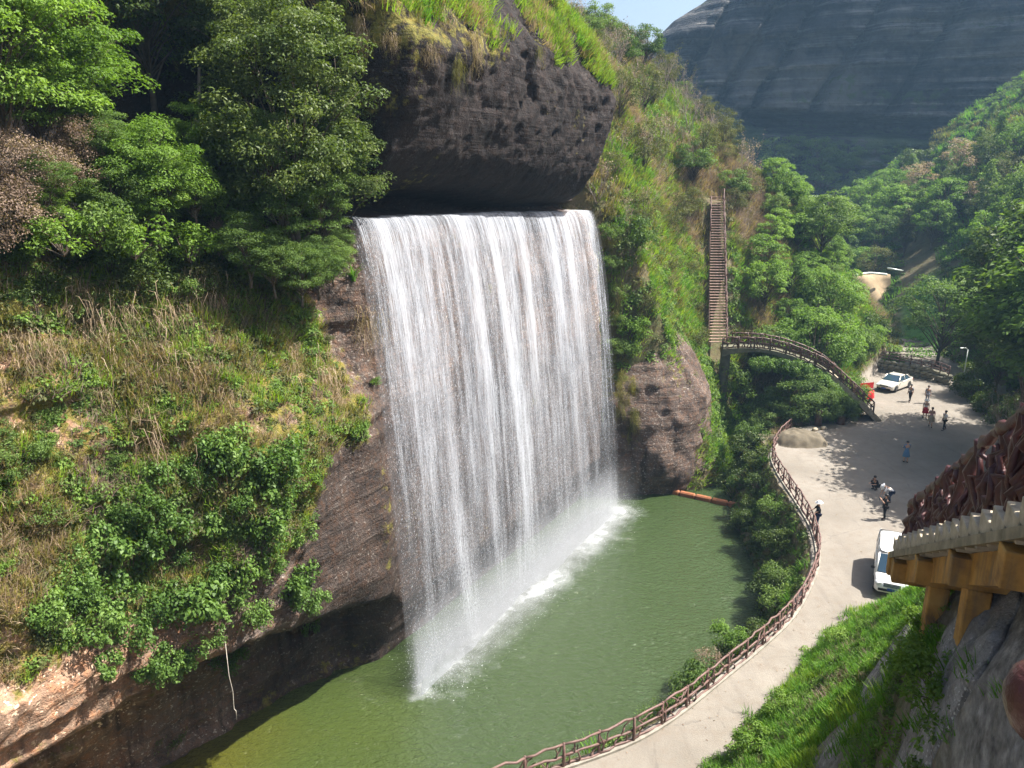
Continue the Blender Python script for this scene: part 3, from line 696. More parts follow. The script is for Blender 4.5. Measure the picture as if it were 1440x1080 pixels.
def make_shrub(seed, H=1.6, RX=1.2, ncl=16, lpc=80, cr=.5, L=.16, Wd=.085, leafm='leaf_mid', up=.5, hang=False, flat=.7):
    """several stems from one root, leaves to the ground; hang = leaves point down, as on a plant growing out of a cliff"""
    r = np.random.default_rng(seed); q = random.Random(seed); tb = MB()
    cs = []
    for i in range(ncl):
        p = r.normal(size=3); p /= np.linalg.norm(p); p *= r.uniform(.3, 1) ** .5
        cs.append([p[0] * RX, p[1] * RX, H * (.5 + .5 * p[2])])
    cs = np.array(cs)
    for c in cs:
        e = Vector(c); m = e * .5 + Vector((q.uniform(-.15, .15), q.uniform(-.15, .15), .1))
        tb.tube([Vector((0, 0, -.1)), m, e], [.03, .02, .007], 4, cap=False)
    n = ncl * lpc; C = np.repeat(cs, lpc, 0); d = unit(r.normal(size=(n, 3))) * (r.uniform(.1, 1, n) ** .5)[:, None]
    P = C + d * np.array([cr, cr, cr * flat]) * np.repeat(r.uniform(.7, 1.3, ncl), lpc)[:, None]
    P[:, 2] = np.maximum(P[:, 2], -.15) if not hang else P[:, 2]
    if hang: N = unit(np.array([0, 0, .55]) + .5 * r.normal(size=(n, 3)) + .9 * d); ax = np.tile(np.array([[0, 0, -1.0]]), (n, 1))
    else: N = unit(np.array([0, 0, up]) + .5 * r.normal(size=(n, 3)) + .5 * d); ax = d * np.array([1, 1, .2]) + np.array([0, 0, -.1])
    V, Q = leaf_cloud(P, N, r, L, Wd, ax)
    var = np.clip(np.repeat(r.uniform(.2, .75, ncl), lpc) + .2 * r.normal(size=n), 0, 1)
    return tb.mesh('stems', M['bark']), quad_mesh('foliage', V, Q, M[leafm], False, {'var': ('FACE', var)})

def grass_mesh(seed, n=22, h=.45, spread=.16, w=.022, matn='grass_green', bend=.5, hang=False, seg=2):
    """n curved blades from one root"""
    r = np.random.default_rng(seed); V = []; Q = []; var = []
    for i in range(n):
        an = r.uniform(0, 6.283); L = h * r.uniform(.55, 1.15); b = bend * r.uniform(.3, 1.3); base = np.array([r.normal() * spread, r.normal() * spread, 0])
        o = np.array([math.cos(an), math.sin(an), 0]); s = np.array([-o[1], o[0], 0]); vv = r.uniform(0, 1); hz0 = r.uniform(-.25, 1)
        if hang: L = h * r.uniform(.2, 1.0)
        pts = []
        for k in range(seg + 1):
            t = k / seg
            if hang: p = base + np.array([0, 0, -.55 * h * hz0]) + o * L * .2 * math.sin(min(t * 2.2, 1.57)) + np.array([r.normal() * .05 * L, r.normal() * .05 * L, .1 * L * math.sin(3.14 * min(t * 2.5, 1)) - L * t * t * .3 - L * t * .6])
            else: p = base + o * L * b * t * t + np.array([0, 0, L * t * (1 - .35 * b * t)])
            pts.append(p)
        b0 = len(V)
        for k, p in enumerate(pts):
            ww = w * (1 - .85 * k / seg); V += [p - s * ww, p + s * ww]
        for k in range(seg): Q.append([b0 + 2 * k, b0 + 2 * k + 1, b0 + 2 * k + 3, b0 + 2 * k + 2]); var.append(vv)
    return quad_mesh('grass_tuft', np.array(V), np.array(Q), M[matn], False, {'var': ('FACE', np.array(var))})
def leafy_mesh(seed, n=40, rad=.3, L=.12, Wd=.07, matn='leaf_mid', flat=.6, hang=False):
    r = np.random.default_rng(seed); d = unit(r.normal(size=(n, 3))) * (r.uniform(.1, 1, n) ** .5)[:, None]; d[:, 2] = np.abs(d[:, 2])
    P = d * np.array([rad, rad, rad * flat]); N = unit(np.array([0, 0, .6]) + .4 * r.normal(size=(n, 3)) + .6 * d)
    V, Q = leaf_cloud(P, N, r, L, Wd, d * [1, 1, .1] + ([0, 0, -1.0] if hang else [0, 0, 0]))
    return quad_mesh('leafy_clump', V, Q, M[matn], False, {'var': ('FACE', r.uniform(0, 1, n))})

# ground cover: points with an orientation carry small tufts (geometry nodes), one object per patch of cover
PROTO = {}
def proto(key, me):
    o = bpy.data.objects.new('cover_sample', me); PROTO[key] = o; return o
def scatter(name, label, P, UP, scale, idx, protos, r, yaw=None):
    n = len(P); UP = unit(UP); ya = r.uniform(0, 6.283, n) if yaw is None else yaw
    X = np.stack([np.cos(ya), np.sin(ya), np.zeros(n)], 1); X = unit(X - UP * np.sum(X * UP, 1, keepdims=True)); Yv = np.cross(UP, X)
    # matrix columns X, Y, UP -> XYZ euler
    e = np.stack([np.arctan2(Yv[:, 2], UP[:, 2]), -np.arcsin(np.clip(X[:, 2], -1, 1)), np.arctan2(X[:, 1], X[:, 0])], 1)
    me = bpy.data.meshes.new(name); me.vertices.add(n); me.vertices.foreach_set('co', np.ascontiguousarray(P, dtype=np.float32).ravel())
    a = me.attributes.new('rot', 'FLOAT_VECTOR', 'POINT'); a.data.foreach_set('vector', e.astype(np.float32).ravel())
    a = me.attributes.new('scl', 'FLOAT', 'POINT'); a.data.foreach_set('value', np.asarray(scale, dtype=np.float32))
    a = me.attributes.new('pick', 'INT', 'POINT'); a.data.foreach_set('value', np.asarray(idx, dtype=np.int32))
    me.update(); o = link(name, me)
    g = bpy.data.node_groups.new(name, 'GeometryNodeTree')
    g.interface.new_socket('Geometry', in_out='INPUT', socket_type='NodeSocketGeometry'); g.interface.new_socket('Geometry', in_out='OUTPUT', socket_type='NodeSocketGeometry')
    gi = g.nodes.new('NodeGroupInput'); go = g.nodes.new('NodeGroupOutput'); ip = g.nodes.new('GeometryNodeInstanceOnPoints'); jg = g.nodes.new('GeometryNodeJoinGeometry')
    for p in reversed(protos):
        oi = g.nodes.new('GeometryNodeObjectInfo'); oi.inputs['Object'].default_value = p; oi.inputs['As Instance'].default_value = True; g.links.new(oi.outputs['Geometry'], jg.inputs[0])
    g.links.new(gi.outputs[0], ip.inputs['Points']); g.links.new(jg.outputs[0], ip.inputs['Instance']); ip.inputs['Pick Instance'].default_value = True
    for nm, typ, sock in (('rot', 'FLOAT_VECTOR', 'Rotation'), ('scl', 'FLOAT', 'Scale'), ('pick', 'INT', 'Instance Index')):
        na = g.nodes.new('GeometryNodeInputNamedAttribute'); na.data_type = typ; na.inputs['Name'].default_value = nm; g.links.new(na.outputs[0], ip.inputs[sock])
    g.links.new(ip.outputs[0], go.inputs[0])
    md = o.modifiers.new('cover', 'NODES'); md.node_group = g
    return tag(o, label, kind='stuff')

PG = {}
for i, (kk, mt, h, w, n) in enumerate([('gg', 'grass_green', .5, .022, 24), ('gl', 'grass_lime', .5, .022, 24), ('go', 'grass_olive', .45, .02, 24), ('gd', 'grass_dry', .5, .016, 26), ('gp', 'grass_pink', .55, .014, 22)]):
    PG[kk] = proto(kk, grass_mesh(100 + i, n, h, .17, w, mt, .55))
for i, (kk, mt, L) in enumerate([('lf', 'leaf_fresh', .13), ('lm', 'leaf_mid', .13), ('ld', 'leaf_deep', .14), ('lo', 'leaf_olive', .12), ('lb', 'leaf_dry', .11)]):
    PG[kk] = proto(kk, leafy_mesh(200 + i, 60, .36, L, L * .55, mt))
PG['hd'] = proto('hd', grass_mesh(120, 40, .9, .14, .011, 'grass_dry', hang=True, seg=4))
PG['hg'] = proto('hg', grass_mesh(121, 34, .7, .14, .014, 'grass_olive', hang=True, seg=4))

def cliff_normal(s, z):
    e = .12; p = cliff_pt(s, z); a = cliff_pt(s + e, z) - p; b = cliff_pt(s, z + e) - p
    return unit(np.cross(a, b))
r = np.random.default_rng(5)
# (a) cover on the left cliff face
def cover_cliff(name, label, n, srange, zrange, dens, kinds, probs, smin, smax, r, upw=1.0):
    s = r.uniform(*srange, n); z = r.uniform(*zrange, n); k = r.uniform(size=n) < dens(s, z); s, z = s[k], z[k]
    P = cliff_pt(s, z); N = cliff_normal(s, z); N = np.where((N @ np.array([NV[0], NV[1], .3]))[:, None] < 0, -N, N)
    v = in_view(P, 160) & (N[:, 2] > -.35); s, z, P, N = s[v], z[v], P[v], N[v]
    idx = r.choice(len(kinds), len(P), p=np.array(probs) / sum(probs))
    # patches of one kind together
    pn = fbm(s * .45 + 9, z * .5, 2, 3); order = np.argsort(np.argsort(pn + .25 * r.normal(size=len(pn)))) / max(len(pn), 1)
    idx = np.searchsorted(np.cumsum(np.array(probs) / sum(probs)), order); idx = np.clip(idx, 0, len(kinds) - 1)
    return scatter(name, label, P - N * .03, N * .75 + np.array([0, 0, upw]), r.uniform(smin, smax, len(P)), idx, [PG[q] for q in kinds], r)
def dens_left(s, z):
    return np.clip(2.3 * (moss_cliff(s, z) - .47), 0, 1)
cover_cliff('cliff_grass', 'mixed yellowing grass and small weeds covering the left cliff', 30000, (-24, .6), (4.5, 19.5), dens_left, ['gd', 'go', 'lo', 'gl', 'lf', 'lm', 'gp'], [.18, .17, .19, .12, .16, .12, .06], .4, 1.15, r)
cover_cliff('brow_grass', 'grass hanging on the brow of the boulder above the waterfall', 12000, (-8, 26), (24.5, 42), lambda s, z: np.clip(2.4 * (np.maximum.reduce([
    sstep(11, 8.0, s + 1.6 * fbm(z * .6, 3, s * .5)) * sstep(25.4, 27.2, z - .12 * s + 1.5 * fbm(s * .6, 2, 1, 2)) * (.72 + .5 * fbm(s * .5, z * .5, 6, 3)),
    1.5 * sstep(17.6, 18.8, s + .18 * (z - 29)) * sstep(25.8, 27.6, z),
    sstep(2.3, 1.2, np.hypot((s - 15.0), (z - 29.2) * .75))]) - .35), 0, 1) , ['gd', 'gl', 'gl', 'go', 'gg'], [.2, .3, .22, .14, .14], .7, 1.5, r, .5)

# (b) cover on the ground sheet
def cover_ground(name, label, n, xr, yr, dens, kinds, probs, smin, smax, r, up=1.0, patch=.35):
    x = r.uniform(*xr, n); y = r.uniform(*yr, n); k = r.uniform(size=n) < dens(x, y); x, y = x[k], y[k]
    h = ground_h(x, y); e = .25
    N = unit(np.stack([ground_h(x - e, y) - ground_h(x + e, y), ground_h(x, y - e) - ground_h(x, y + e), np.full_like(x, 2 * e)], 1))
    P = np.stack([x, y, h], 1); v = in_view(P, 140) & (h > WATER_Z - .1); x, y, P, N = x[v], y[v], P[v], N[v]
    pn = fbm(x * patch, y * patch, 6, 3); order = np.argsort(np.argsort(pn + .22 * r.normal(size=len(pn)))) / max(len(pn), 1)
    idx = np.clip(np.searchsorted(np.cumsum(np.array(probs) / sum(probs)), order), 0, len(kinds) - 1)
    return scatter(name, label, P, N * .6 + np.array([0, 0, up]), r.uniform(smin, smax, len(P)), idx, [PG[q] for q in kinds], r)
def dg_of(x, y): return seg_dist(x, y, GRASS_E)[0]
def dl_of(x, y): return seg_dist(x, y, EDGE_L)[0]
def d_slope(x, y):
    d = dg_of(x, y); rk = np.maximum(sstep(6.8, 8.6, d + 1.3 * fbm(x * .4, y * .4, 9, 3)), .9 * np.exp(-((d - 5.3 - .8 * fbm(x * .3, y * .3, 2, 2)) / .6) ** 2))
    return np.where(d > -.3, sstep(-.35, .5, d + .35 * fbm(x * 1.2, y * 1.2, 1, 3)), 0) * np.clip(1.0 - 1.05 * rk, .02, 1)
cover_ground('slope_grass', 'tall green grass and weeds on the slope beside the road', 30000, (-2, 24), (2, 36), d_slope, ['gl', 'gg', 'lf', 'gg', 'lm', 'lf', 'gp'], [.06, .22, .22, .14, .2, .1, .06], .35, .85, r)
def d_hill(x, y):
    d = dl_of(x, y); t = np.abs(x - (18.6 + .17 * (y - 69)))
    stair = sstep(1.1, 1.5, t) + (y < 68) + (y > 81)
    return np.where((d < -.2) & (y > 57.5), np.clip(stair, 0, 1), 0)
cover_ground('hillside_grass', 'sunlit grass on the hillside around the timber staircase', 26000, (2, 46), (57, 100), d_hill, ['gp', 'gd', 'lo', 'go', 'gl', 'gg', 'lf', 'lm'], [.17, .17, .12, .16, .12, .08, .09, .09], .9, 1.9, r, .6, .16)
cover_ground('bank_weeds', 'dark weeds on the steep bank between pool and road', 9000, (-2, 30), (20, 66), lambda x, y: np.where((dl_of(x, y) < -.15) & (dl_of(x, y) > -4.5), .9, 0), ['ld', 'lm', 'ld', 'gg', 'lm'], [.3, .3, .2, .1, .1], .6, 1.4, r, .5)
cover_ground('valley_undergrowth', 'low bushes and grass on the valley slopes beyond the plaza', 20000, (30, 110), (62, 175), lambda x, y: np.where(((dl_of(x, y) < -.3) | (right_h(x, y) > .045 * np.maximum(y - 80, 0) + .3) | (y > 90)) & (np.abs(x - (43.5 + .46 * (y - 86)) - 3.5) > 2.6), .8, 0), ['lm', 'lf', 'gg', 'ld', 'lo', 'go'], [.25, .2, .15, .2, .1, .1], 1.2, 3.0, r, .6, .1)
# ------------------------------------------------------------------ trees and shrubs, one object each
TP = {}
def tp(key, tc): TP.setdefault(key, []).append(tc)
for i in range(3):
    tp('fresh', make_tree(10 + i, 6.2, 2.7, .22, 46, 95, .85, .26, .12, .42, .75, .12, 'leaf_fresh', droop=.25))
    tp('mid', make_tree(20 + i, 6.5, 2.8, .24, 46, 100, .85, .25, .12, .5, .55, .13, 'leaf_mid'))
    tp('deep', make_tree(30 + i, 6.8, 2.7, .2, 48, 105, .85, .25, .11, .55, .5, .13, 'leaf_deep'))
    tp('olive', make_tree(40 + i, 5.2, 2.2, .2, 38, 60, .8, .2, .09, .6, .4, .09, 'leaf_olive', stems=2))
    tp('bare', make_bare(50 + i, 4.6, 1.9, leaves=110 + 60 * i, leafm=['leaf_dry', 'leaf_olive', 'leaf_dry'][i]))
    tp('shrub_mid', make_shrub(60 + i, 1.7, 1.25, 20, 85, .5, .15, .075, 'leaf_mid'))
    tp('shrub_fresh', make_shrub(70 + i, 1.6, 1.2, 20, 85, .5, .17, .085, 'leaf_fresh', .7))
    tp('shrub_olive', make_shrub(80 + i, 1.5, 1.2, 18, 80, .5, .13, .06, 'leaf_olive'))
    tp('shrub_dry', make_shrub(85 + i, 1.9, 1.3, 18, 95, .55, .13, .06, 'leaf_dry', .4))
    tp('shrub_deep', make_shrub(90 + i, 1.7, 1.3, 20, 85, .5, .16, .08, 'leaf_deep'))
    tp('ivy', make_shrub(95 + i, 1.6, 1.05, 20, 60, .42, .21, .125, 'leaf_ivy', .4, True) if i == 0 else make_shrub(95 + i, 1.7, 1.1, 22, 75, .4, .165, .095, 'leaf_ivy', .4, True, 1.1))
tp('bigdeep', make_tree(131, 12.5, 3.6, .18, 110, 130, .95, .25, .11, .5, .5, .2, 'leaf_deep', lean=.05))
tp('bigdeep', make_tree(134, 11.5, 3.3, .16, 100, 130, .95, .25, .11, .5, .5, .18, 'leaf_deep', lean=.04))
tp('bigfresh', make_tree(137, 8.5, 4.0, .3, 80, 120, 1.0, .25, .12, .4, .8, .16, 'leaf_fresh', droop=.35, shape='umbrella'))
tp('bigmid', make_tree(138, 9.0, 4.2, .25, 84, 120, 1.05, .25, .12, .45, .65, .18, 'leaf_mid'))
tp('hanging', (grass_mesh(140, 240, 2.2, .34, .011, 'grass_dry', hang=True, seg=5), None))
tp('hanging', (grass_mesh(141, 240, 1.8, .5, .011, 'grass_dry', hang=True, seg=5), None))
tp('hanging', (grass_mesh(142, 140, 1.9, .22, .011, 'grass_olive', hang=True, seg=5), None))
tp('fern', (grass_mesh(143, 46, 1.1, .08, .03, 'grass_green', 1.0, seg=4), None))
for i in range(2):
    tp('tall', make_tree(250 + i, 8.5, 1.9, .12, 46, 95, .7, .24, .11, .6, .5, .12, ['leaf_mid', 'leaf_olive'][i], shape='cone'))
    tp('rusty', make_tree(260 + i, 6.0, 2.3, .2, 36, 70, .8, .22, .1, .55, .5, .11, 'leaf_dry'))
    tp('freshfine', make_tree(210 + i, 6.2, 2.7, .14, 60, 230, .85, .15, .07, .45, .75, .12, 'leaf_fresh', droop=.25))
    tp('midfine', make_tree(220 + i, 6.0, 2.6, .12, 56, 210, .85, .15, .07, .5, .6, .12, 'leaf_mid'))
    tp('deepfine', make_tree(230 + i, 12.5, 3.7, .08, 150, 260, .95, .17, .075, .55, .5, .2, 'leaf_deep', lean=.04))
    tp('dryfine', make_shrub(240 + i, 1.9, 1.3, 22, 230, .55, .085, .045, 'leaf_dry', .4))
NPART = {'bare': ('branches', 'leaves')}
TREE_NAME = {'fresh': 'broadleaf_tree', 'mid': 'broadleaf_tree', 'deep': 'evergreen_tree', 'olive': 'small_tree', 'bare': 'bare_tree', 'bigdeep': 'evergreen_tree', 'bigfresh': 'broadleaf_tree', 'bigmid': 'broadleaf_tree',
             'shrub_mid': 'shrub', 'shrub_fresh': 'shrub', 'shrub_olive': 'shrub', 'shrub_dry': 'dry_shrub', 'shrub_deep': 'shrub', 'tall': 'slender_tree', 'rusty': 'rusty_tree', 'freshfine': 'broadleaf_tree', 'midfine': 'broadleaf_tree', 'deepfine': 'evergreen_tree', 'dryfine': 'dry_shrub', 'ivy': 'climbing_shrub', 'hanging': 'hanging_grass', 'fern': 'fern'}
def plant(kind, loc, scale, label, group=None, var=None, rz=None, cat=None, tilt=None, sz=None):
    tc = TP[kind]; tc = tc[(rng.randrange(len(tc)) if var is None else var) % len(tc)]
    nm = TREE_NAME[kind]; cat = cat or ('tree' if nm.endswith('tree') else 'grass tuft' if nm == 'hanging_grass' else 'fern' if nm == 'fern' else 'shrub')
    rz = rng.uniform(0, 6.283) if rz is None else rz
    if tc[1] is None and nm in ('hanging_grass', 'fern'):
        o = link(nm, tc[0]); o.location = loc; o.rotation_euler = (0, 0, rz)
        tag(o, label, cat, group)
    else:
        o = empty(nm, loc, rz, label, cat, group)
        a, b = ('branches', 'leaves') if kind == 'bare' else ('stems', 'foliage') if nm.endswith('shrub') else ('trunk', 'crown')
        link(a, tc[0], o)
        if tc[1] is not None: link(b, tc[1], o)
    o.scale = (scale, scale, scale * (sz or 1))
    if tilt is not None: o.rotation_euler = Euler((0, 0, rz)).to_matrix().to_euler(); o.rotation_mode = 'QUATERNION'; o.rotation_quaternion = Vector((0, 0, 1)).rotation_difference(Vector(tilt).normalized()) @ Euler((0, 0, rz)).to_quaternion()
    return o
def cliff_hit(u, v):
    """walk along the sight line of a pixel until it meets the cliff surface"""
    x, y, w = ray(u, v); t = np.linspace(8, 75, 500)
    P = np.stack([x * t, y * t, CAM_H + w * t], 1)
    s = (P[:, 0] - C0[0]) * DV[0] + (P[:, 1] - C0[1]) * DV[1]; o = (P[:, 0] - C0[0]) * NV[0] + (P[:, 1] - C0[1]) * NV[1]
    k = np.nonzero(o < cliff_off(s, P[:, 2]))[0]
    return P[k[0]] if len(k) else P[-1]
def bil(x, y):
    x = np.asarray(x, float); y = np.asarray(y, float)
    i = np.clip(np.searchsorted(gx, x) - 1, 0, len(gx) - 2); j = np.clip(np.searchsorted(gy, y) - 1, 0, len(gy) - 2)
    a = np.clip((x - gx[i]) / (gx[i + 1] - gx[i]), 0, 1); b = np.clip((y - gy[j]) / (gy[j + 1] - gy[j]), 0, 1)
    return (H_[i, j] * (1 - a) + H_[i + 1, j] * a) * (1 - b) + (H_[i, j + 1] * (1 - a) + H_[i + 1, j + 1] * a) * b
def ground_hit(u, v, t0=8, t1=240, n=900):
    x, y, w = ray(u, v); t = np.linspace(t0, t1, n); P = np.stack([x * t, y * t, CAM_H + w * t], 1)
    k = np.nonzero(P[:, 2] < bil(P[:, 0], P[:, 1]))[0]
    return P[k[0]] if len(k) else None
def cl(u, v, dz=0.0):
    p = cliff_hit(u, v); return (p[0], p[1], p[2] - dz)
def ppm(p):
    return FOC / float(project(np.array(p))[2])

# --- left cliff, named one by one
def on_plane(u, v, o):
    x, y, w = ray(u, v); A = x * NV[0] + y * NV[1]; B = C0[0] * NV[0] + C0[1] * NV[1] + o; t = B / A
    return Vector((x * t, y * t, CAM_H + w * t))
LEFT_TREES = [
    ('freshfine', 20, 240, -4.5, 1.05, 'bright green feathery tree at the upper left edge above the brown shrubs', 0),
    ('freshfine', 110, 225, -5.5, .9, 'bright green tree leaning out over the dark hollow in the upper left', 1),
    ('freshfine', -30, 110, -6.0, 1.0, 'bright green tree cut off by the top left corner', 0),
    ('freshfine', 225, 345, -3.2, .72, 'yellow green bushy tree in front of the dark hollow', 1),
    ('midfine', 165, 345, -3.4, .5, 'small mid green tree left of the yellow green bushy tree', 0),
    ('midfine', 310, 345, -3.6, .55, 'small leafy tree between the yellow green tree and the dark evergreen', 1),
    ('deepfine', 425, 400, -1.9, .92, 'tall dark evergreen tree just left of the waterfall lip', 0),
    ('deepfine', 472, 352, -2.0, .62, 'dark evergreen tree pressed against the overhanging rock', 1),
    ('bigdeep', 330, 262, -8.6, .8, 'shaded evergreen tree at the back of the hollow with a thin pale trunk', 1),
    ('midfine', 455, 330, -2.6, .9, 'greyish green tree rising behind the tall dark evergreen', 1),
    ('deep', 215, 150, -9.5, 1.0, 'dusky evergreen tree hanging over the back of the hollow', 2),
    ('deepfine', 340, 130, -5.5, .55, 'evergreen tree with sunlit leaves at the top edge of the picture', 0),
]
for kd, u, v, o, sc, lab, va in LEFT_TREES:
    p = on_plane(u, v, o); plant(kd, p, sc, lab, var=va)
t = MB(); p0 = on_plane(279, 200, -7.2); p1 = on_plane(280, 95, -7.2)
t.tube([p0 - Vector((0, 0, 1.2)), p0.lerp(p1, .35) + Vector((.1, 0, 0)), p0.lerp(p1, .7), p1], [.11, .09, .075, .05], 7)
t.tube([p0.lerp(p1, .5), p0.lerp(p1, .6) + Vector((.5, 0, .25))], [.03, .012], 5)
sl_ = empty('slim_tree', (0, 0, 0), 0, 'slim pale trunk standing alone in the dark hollow', 'tree'); t.build('trunk', M['bare_bark'], sl_)
SHR = [('dryfine', 45, 285, -2.9, .85), ('dryfine', 90, 250, -3.3, .75), ('dryfine', 20, 235, -3.2, .8), ('dryfine', 120, 200, -3.6, .7), ('dryfine', 10, 325, -2.6, .9), ('shrub_dry', 318, 322, -4.0, .6)]
for i, (kd, u, v, o, sc) in enumerate(SHR[:5]):
    plant(kd, on_plane(u, v + 22, o), sc, ['largest withered brown shrub, in the middle of its clump', 'withered brown shrub nearest the yellow green tree', 'withered brown shrub at the left edge under the green tree', 'small withered brown shrub highest in its clump', 'lowest withered brown shrub, at the very left edge'][i], 'withered brown shrubs at the upper left')
plant('dryfine', on_plane(318, 335, -3.4), .5, 'single reddish brown shrub in front of the dark evergreen')
for i in range(44):
    u = rng.uniform(-30, 440); v = rng.uniform(315, 425) - .02 * u
    kd = rng.choice(['shrub_mid', 'shrub_fresh', 'shrub_deep', 'shrub_deep', 'shrub_mid', 'shrub_olive'])
    p = cl(u, v, .15); plant(kd, p, rng.uniform(.5, .95), 'leafy green shrub in the dense band ' + ('under the withered brown shrubs' if u < 130 else 'under the yellow green bushy tree' if u < 275 else 'under the tall dark evergreen'), 'green shrubs along the cliff top')
for (u, v, kd, sc, lab) in [(440, 400, 'shrub_mid', .55, 'small round green shrub under the dark evergreen by the waterfall'), (212, 588, 'shrub_fresh', .38, 'bright green plant in the middle of the dry hanging grass'),
    (325, 545, 'shrub_fresh', .34, 'fresh green plant on the yellow grass above the climbing shrubs'), (378, 575, 'shrub_mid', .3, 'small green shrub beside the bare brown rock'), (160, 660, 'shrub_mid', .42, 'dark green shrub above the left end of the climbing shrubs'),
    (170, 500, 'shrub_mid', .3, 'small green shrub under the dry grass at the far left'), (250, 410, 'shrub_fresh', .4, 'light green shrub between two tan grass tufts'), (455, 480, 'shrub_olive', .35, 'olive shrub on the rock shelf left of the waterfall'),
    (525, 540, 'shrub_fresh', .3, 'yellow green plant on the wet ledge touching the waterfall'), (497, 392, 'fern', 1.0, 'fern arching beside the top left of the waterfall'), (415, 470, 'shrub_olive', .3, 'small olive shrub left of the pale rock shelf'), (120, 560, 'shrub_olive', .35, 'olive shrub over the tan rock at the left')]:
    plant(kd, cl(u, v, .1), sc, lab)
for i in range(11):
    u = rng.uniform(-15, 75); v = rng.uniform(590, 745)
    plant(rng.choice(['shrub_fresh', 'shrub_mid']), cl(u, v, .1), rng.uniform(.28, .5), 'low green shrub on the left edge of the cliff face', 'green shrubs at the left edge')
plant('shrub_fresh', cl(2, 805, .1), .3, 'green shrub alone at the left edge beside the bare tan rock')
TUFT = [(160, 430), (150, 500), (180, 540), (195, 600), (235, 440), (255, 455), (275, 470), (300, 420), (325, 425), (345, 405), (195, 560), (60, 500), (45, 515), (10, 500), (230, 520), (310, 575), (200, 660), (285, 640), (350, 380), (170, 455), (265, 430), (245, 470), (295, 450), (360, 520), (330, 450), (130, 470), (215, 480), (140, 600), (395, 510), (455, 560), (510, 470), (90, 440)]
for i, (u, v) in enumerate(TUFT):
    p = cl(u + rng.uniform(-6, 6), v - 28); plant('hanging', (p[0] + NV[0] * .12, p[1] + NV[1] * .12, p[2] + rng.uniform(-.3, .6)), rng.uniform(.45, 1.2), 'dry straw coloured grass tuft hanging down the left cliff face', 'hanging straw tufts on the cliff', var=0 if i % 4 else 1)
for (u, v) in [(505, 40), (530, 15), (545, 60), (585, 30), (600, 75), (640, 90), (660, 60), (755, 75), (615, 20)]:
    p = cl(u, v); plant('hanging', (p[0] + NV[0] * .15, p[1] + NV[1] * .15, p[2] + .3), rng.uniform(.4, .75), 'straw and olive grass tuft hanging over the brow of the boulder', 'hanging tufts on the boulder brow', var=rng.choice([0, 1, 2]))
# climbing shrubs with broad leaves
IVY = [(300, 650), (345, 665), (270, 690), (330, 710), (240, 735), (290, 750), (345, 755), (375, 730), (150, 760), (195, 780), (240, 800), (290, 810), (340, 800), (385, 790), (110, 820), (160, 840), (215, 850), (265, 860), (315, 855), (120, 875), (175, 905), (230, 920), (280, 910), (310, 930), (150, 955), (200, 965), (250, 960), (100, 850), (215, 700), (180, 730), (365, 690), (400, 830), (130, 720), (385, 650), (320, 625), (95, 900), (75, 860), (410, 770), (430, 850), (260, 650), (105, 790), (350, 850), (210, 675), (395, 700)]
for (u, v) in IVY:
    u += rng.uniform(-16, 16); v += rng.uniform(-16, 16)
    p = cl(u, min(v, 940)); sc = rng.uniform(.55, 1.05) * 24 / ppm(p) * 1.55
    n = Vector((NV[0], NV[1], .25))
    plant('ivy', (p[0] + NV[0] * .05, p[1] + NV[1] * .05, p[2] - .55 * sc), sc, ('broad leaved climbing shrub near the dry grass at the top of the mass' if v < 745 else 'broad leaved climbing shrub in the middle of the mass on the cliff' if v < 845 else 'broad leaved climbing shrub drooping over the cliff edge above the water'), 'climbing shrubs on the lower left cliff')
for (u, v, lab) in [(432, 880, 'narrow climbing shrub hanging alone at the right end of the cliff edge'), (415, 840, 'climbing shrub reaching right across the bare rock')]:
    p = cl(u, v); plant('ivy', (p[0], p[1], p[2] - .4), .55, lab, sz=1.3)
for i in range(20):
    u, v, o = rng.uniform(0, 345), rng.uniform(235, 345), rng.uniform(-4.6, -2.6)
    kd = rng.choice(['freshfine', 'midfine', 'freshfine'])
    plant(kd, on_plane(u, v, o), rng.uniform(.26, .46), ('sapling with fresh leaves among the withered brown shrubs' if u < 130 else 'sapling with fresh leaves below the yellow green tree' if u < 250 else 'sapling with fresh leaves at the right end of the dark hollow'), 'saplings along the upper left ledge', sz=rng.uniform(.8, 1.2))
for i, (u, v, o, sc) in enumerate([(400, 300, -.4, .5), (450, 250, -.2, .55), (455, 290, -.6, .5), (470, 190, -.5, .5), (380, 210, -.8, .5)]):
    plant('midfine', on_plane(u, v + 60, o - .8), sc, 'leafy branchlike tree growing in front of the dark evergreen', 'small trees in front of the dark evergreen')
plant('shrub_deep', on_level(235, 1065, WATER_Z) + Vector((0, 0, .4)), .55, 'dark plant in the shaded cave at the waters edge')
plant('shrub_deep', on_level(120, 1090, WATER_Z) + Vector((-.3, 0, 1.2)), .6, 'dark leafy plant in the bottom left corner of the cave')
hv = MB(); p = on_plane(322, 950, .3); q = on_plane(333, 1012, .3)
hv.tube([p + Vector((0, 0, 1.5)), p, p.lerp(q, .35) + Vector((.04, 0, 0)), p.lerp(q, .75) - Vector((.03, 0, 0)), p.lerp(q, .8) + Vector((.03, 0, 0)), q], [.012, .014, .012, .012, .014, .01], 5)
tag(hv.build('hanging_vine', simple_mat('pale_vine', (.55, .5, .42))), 'pale bare vine dangling below the climbing shrubs over the water', 'vine')

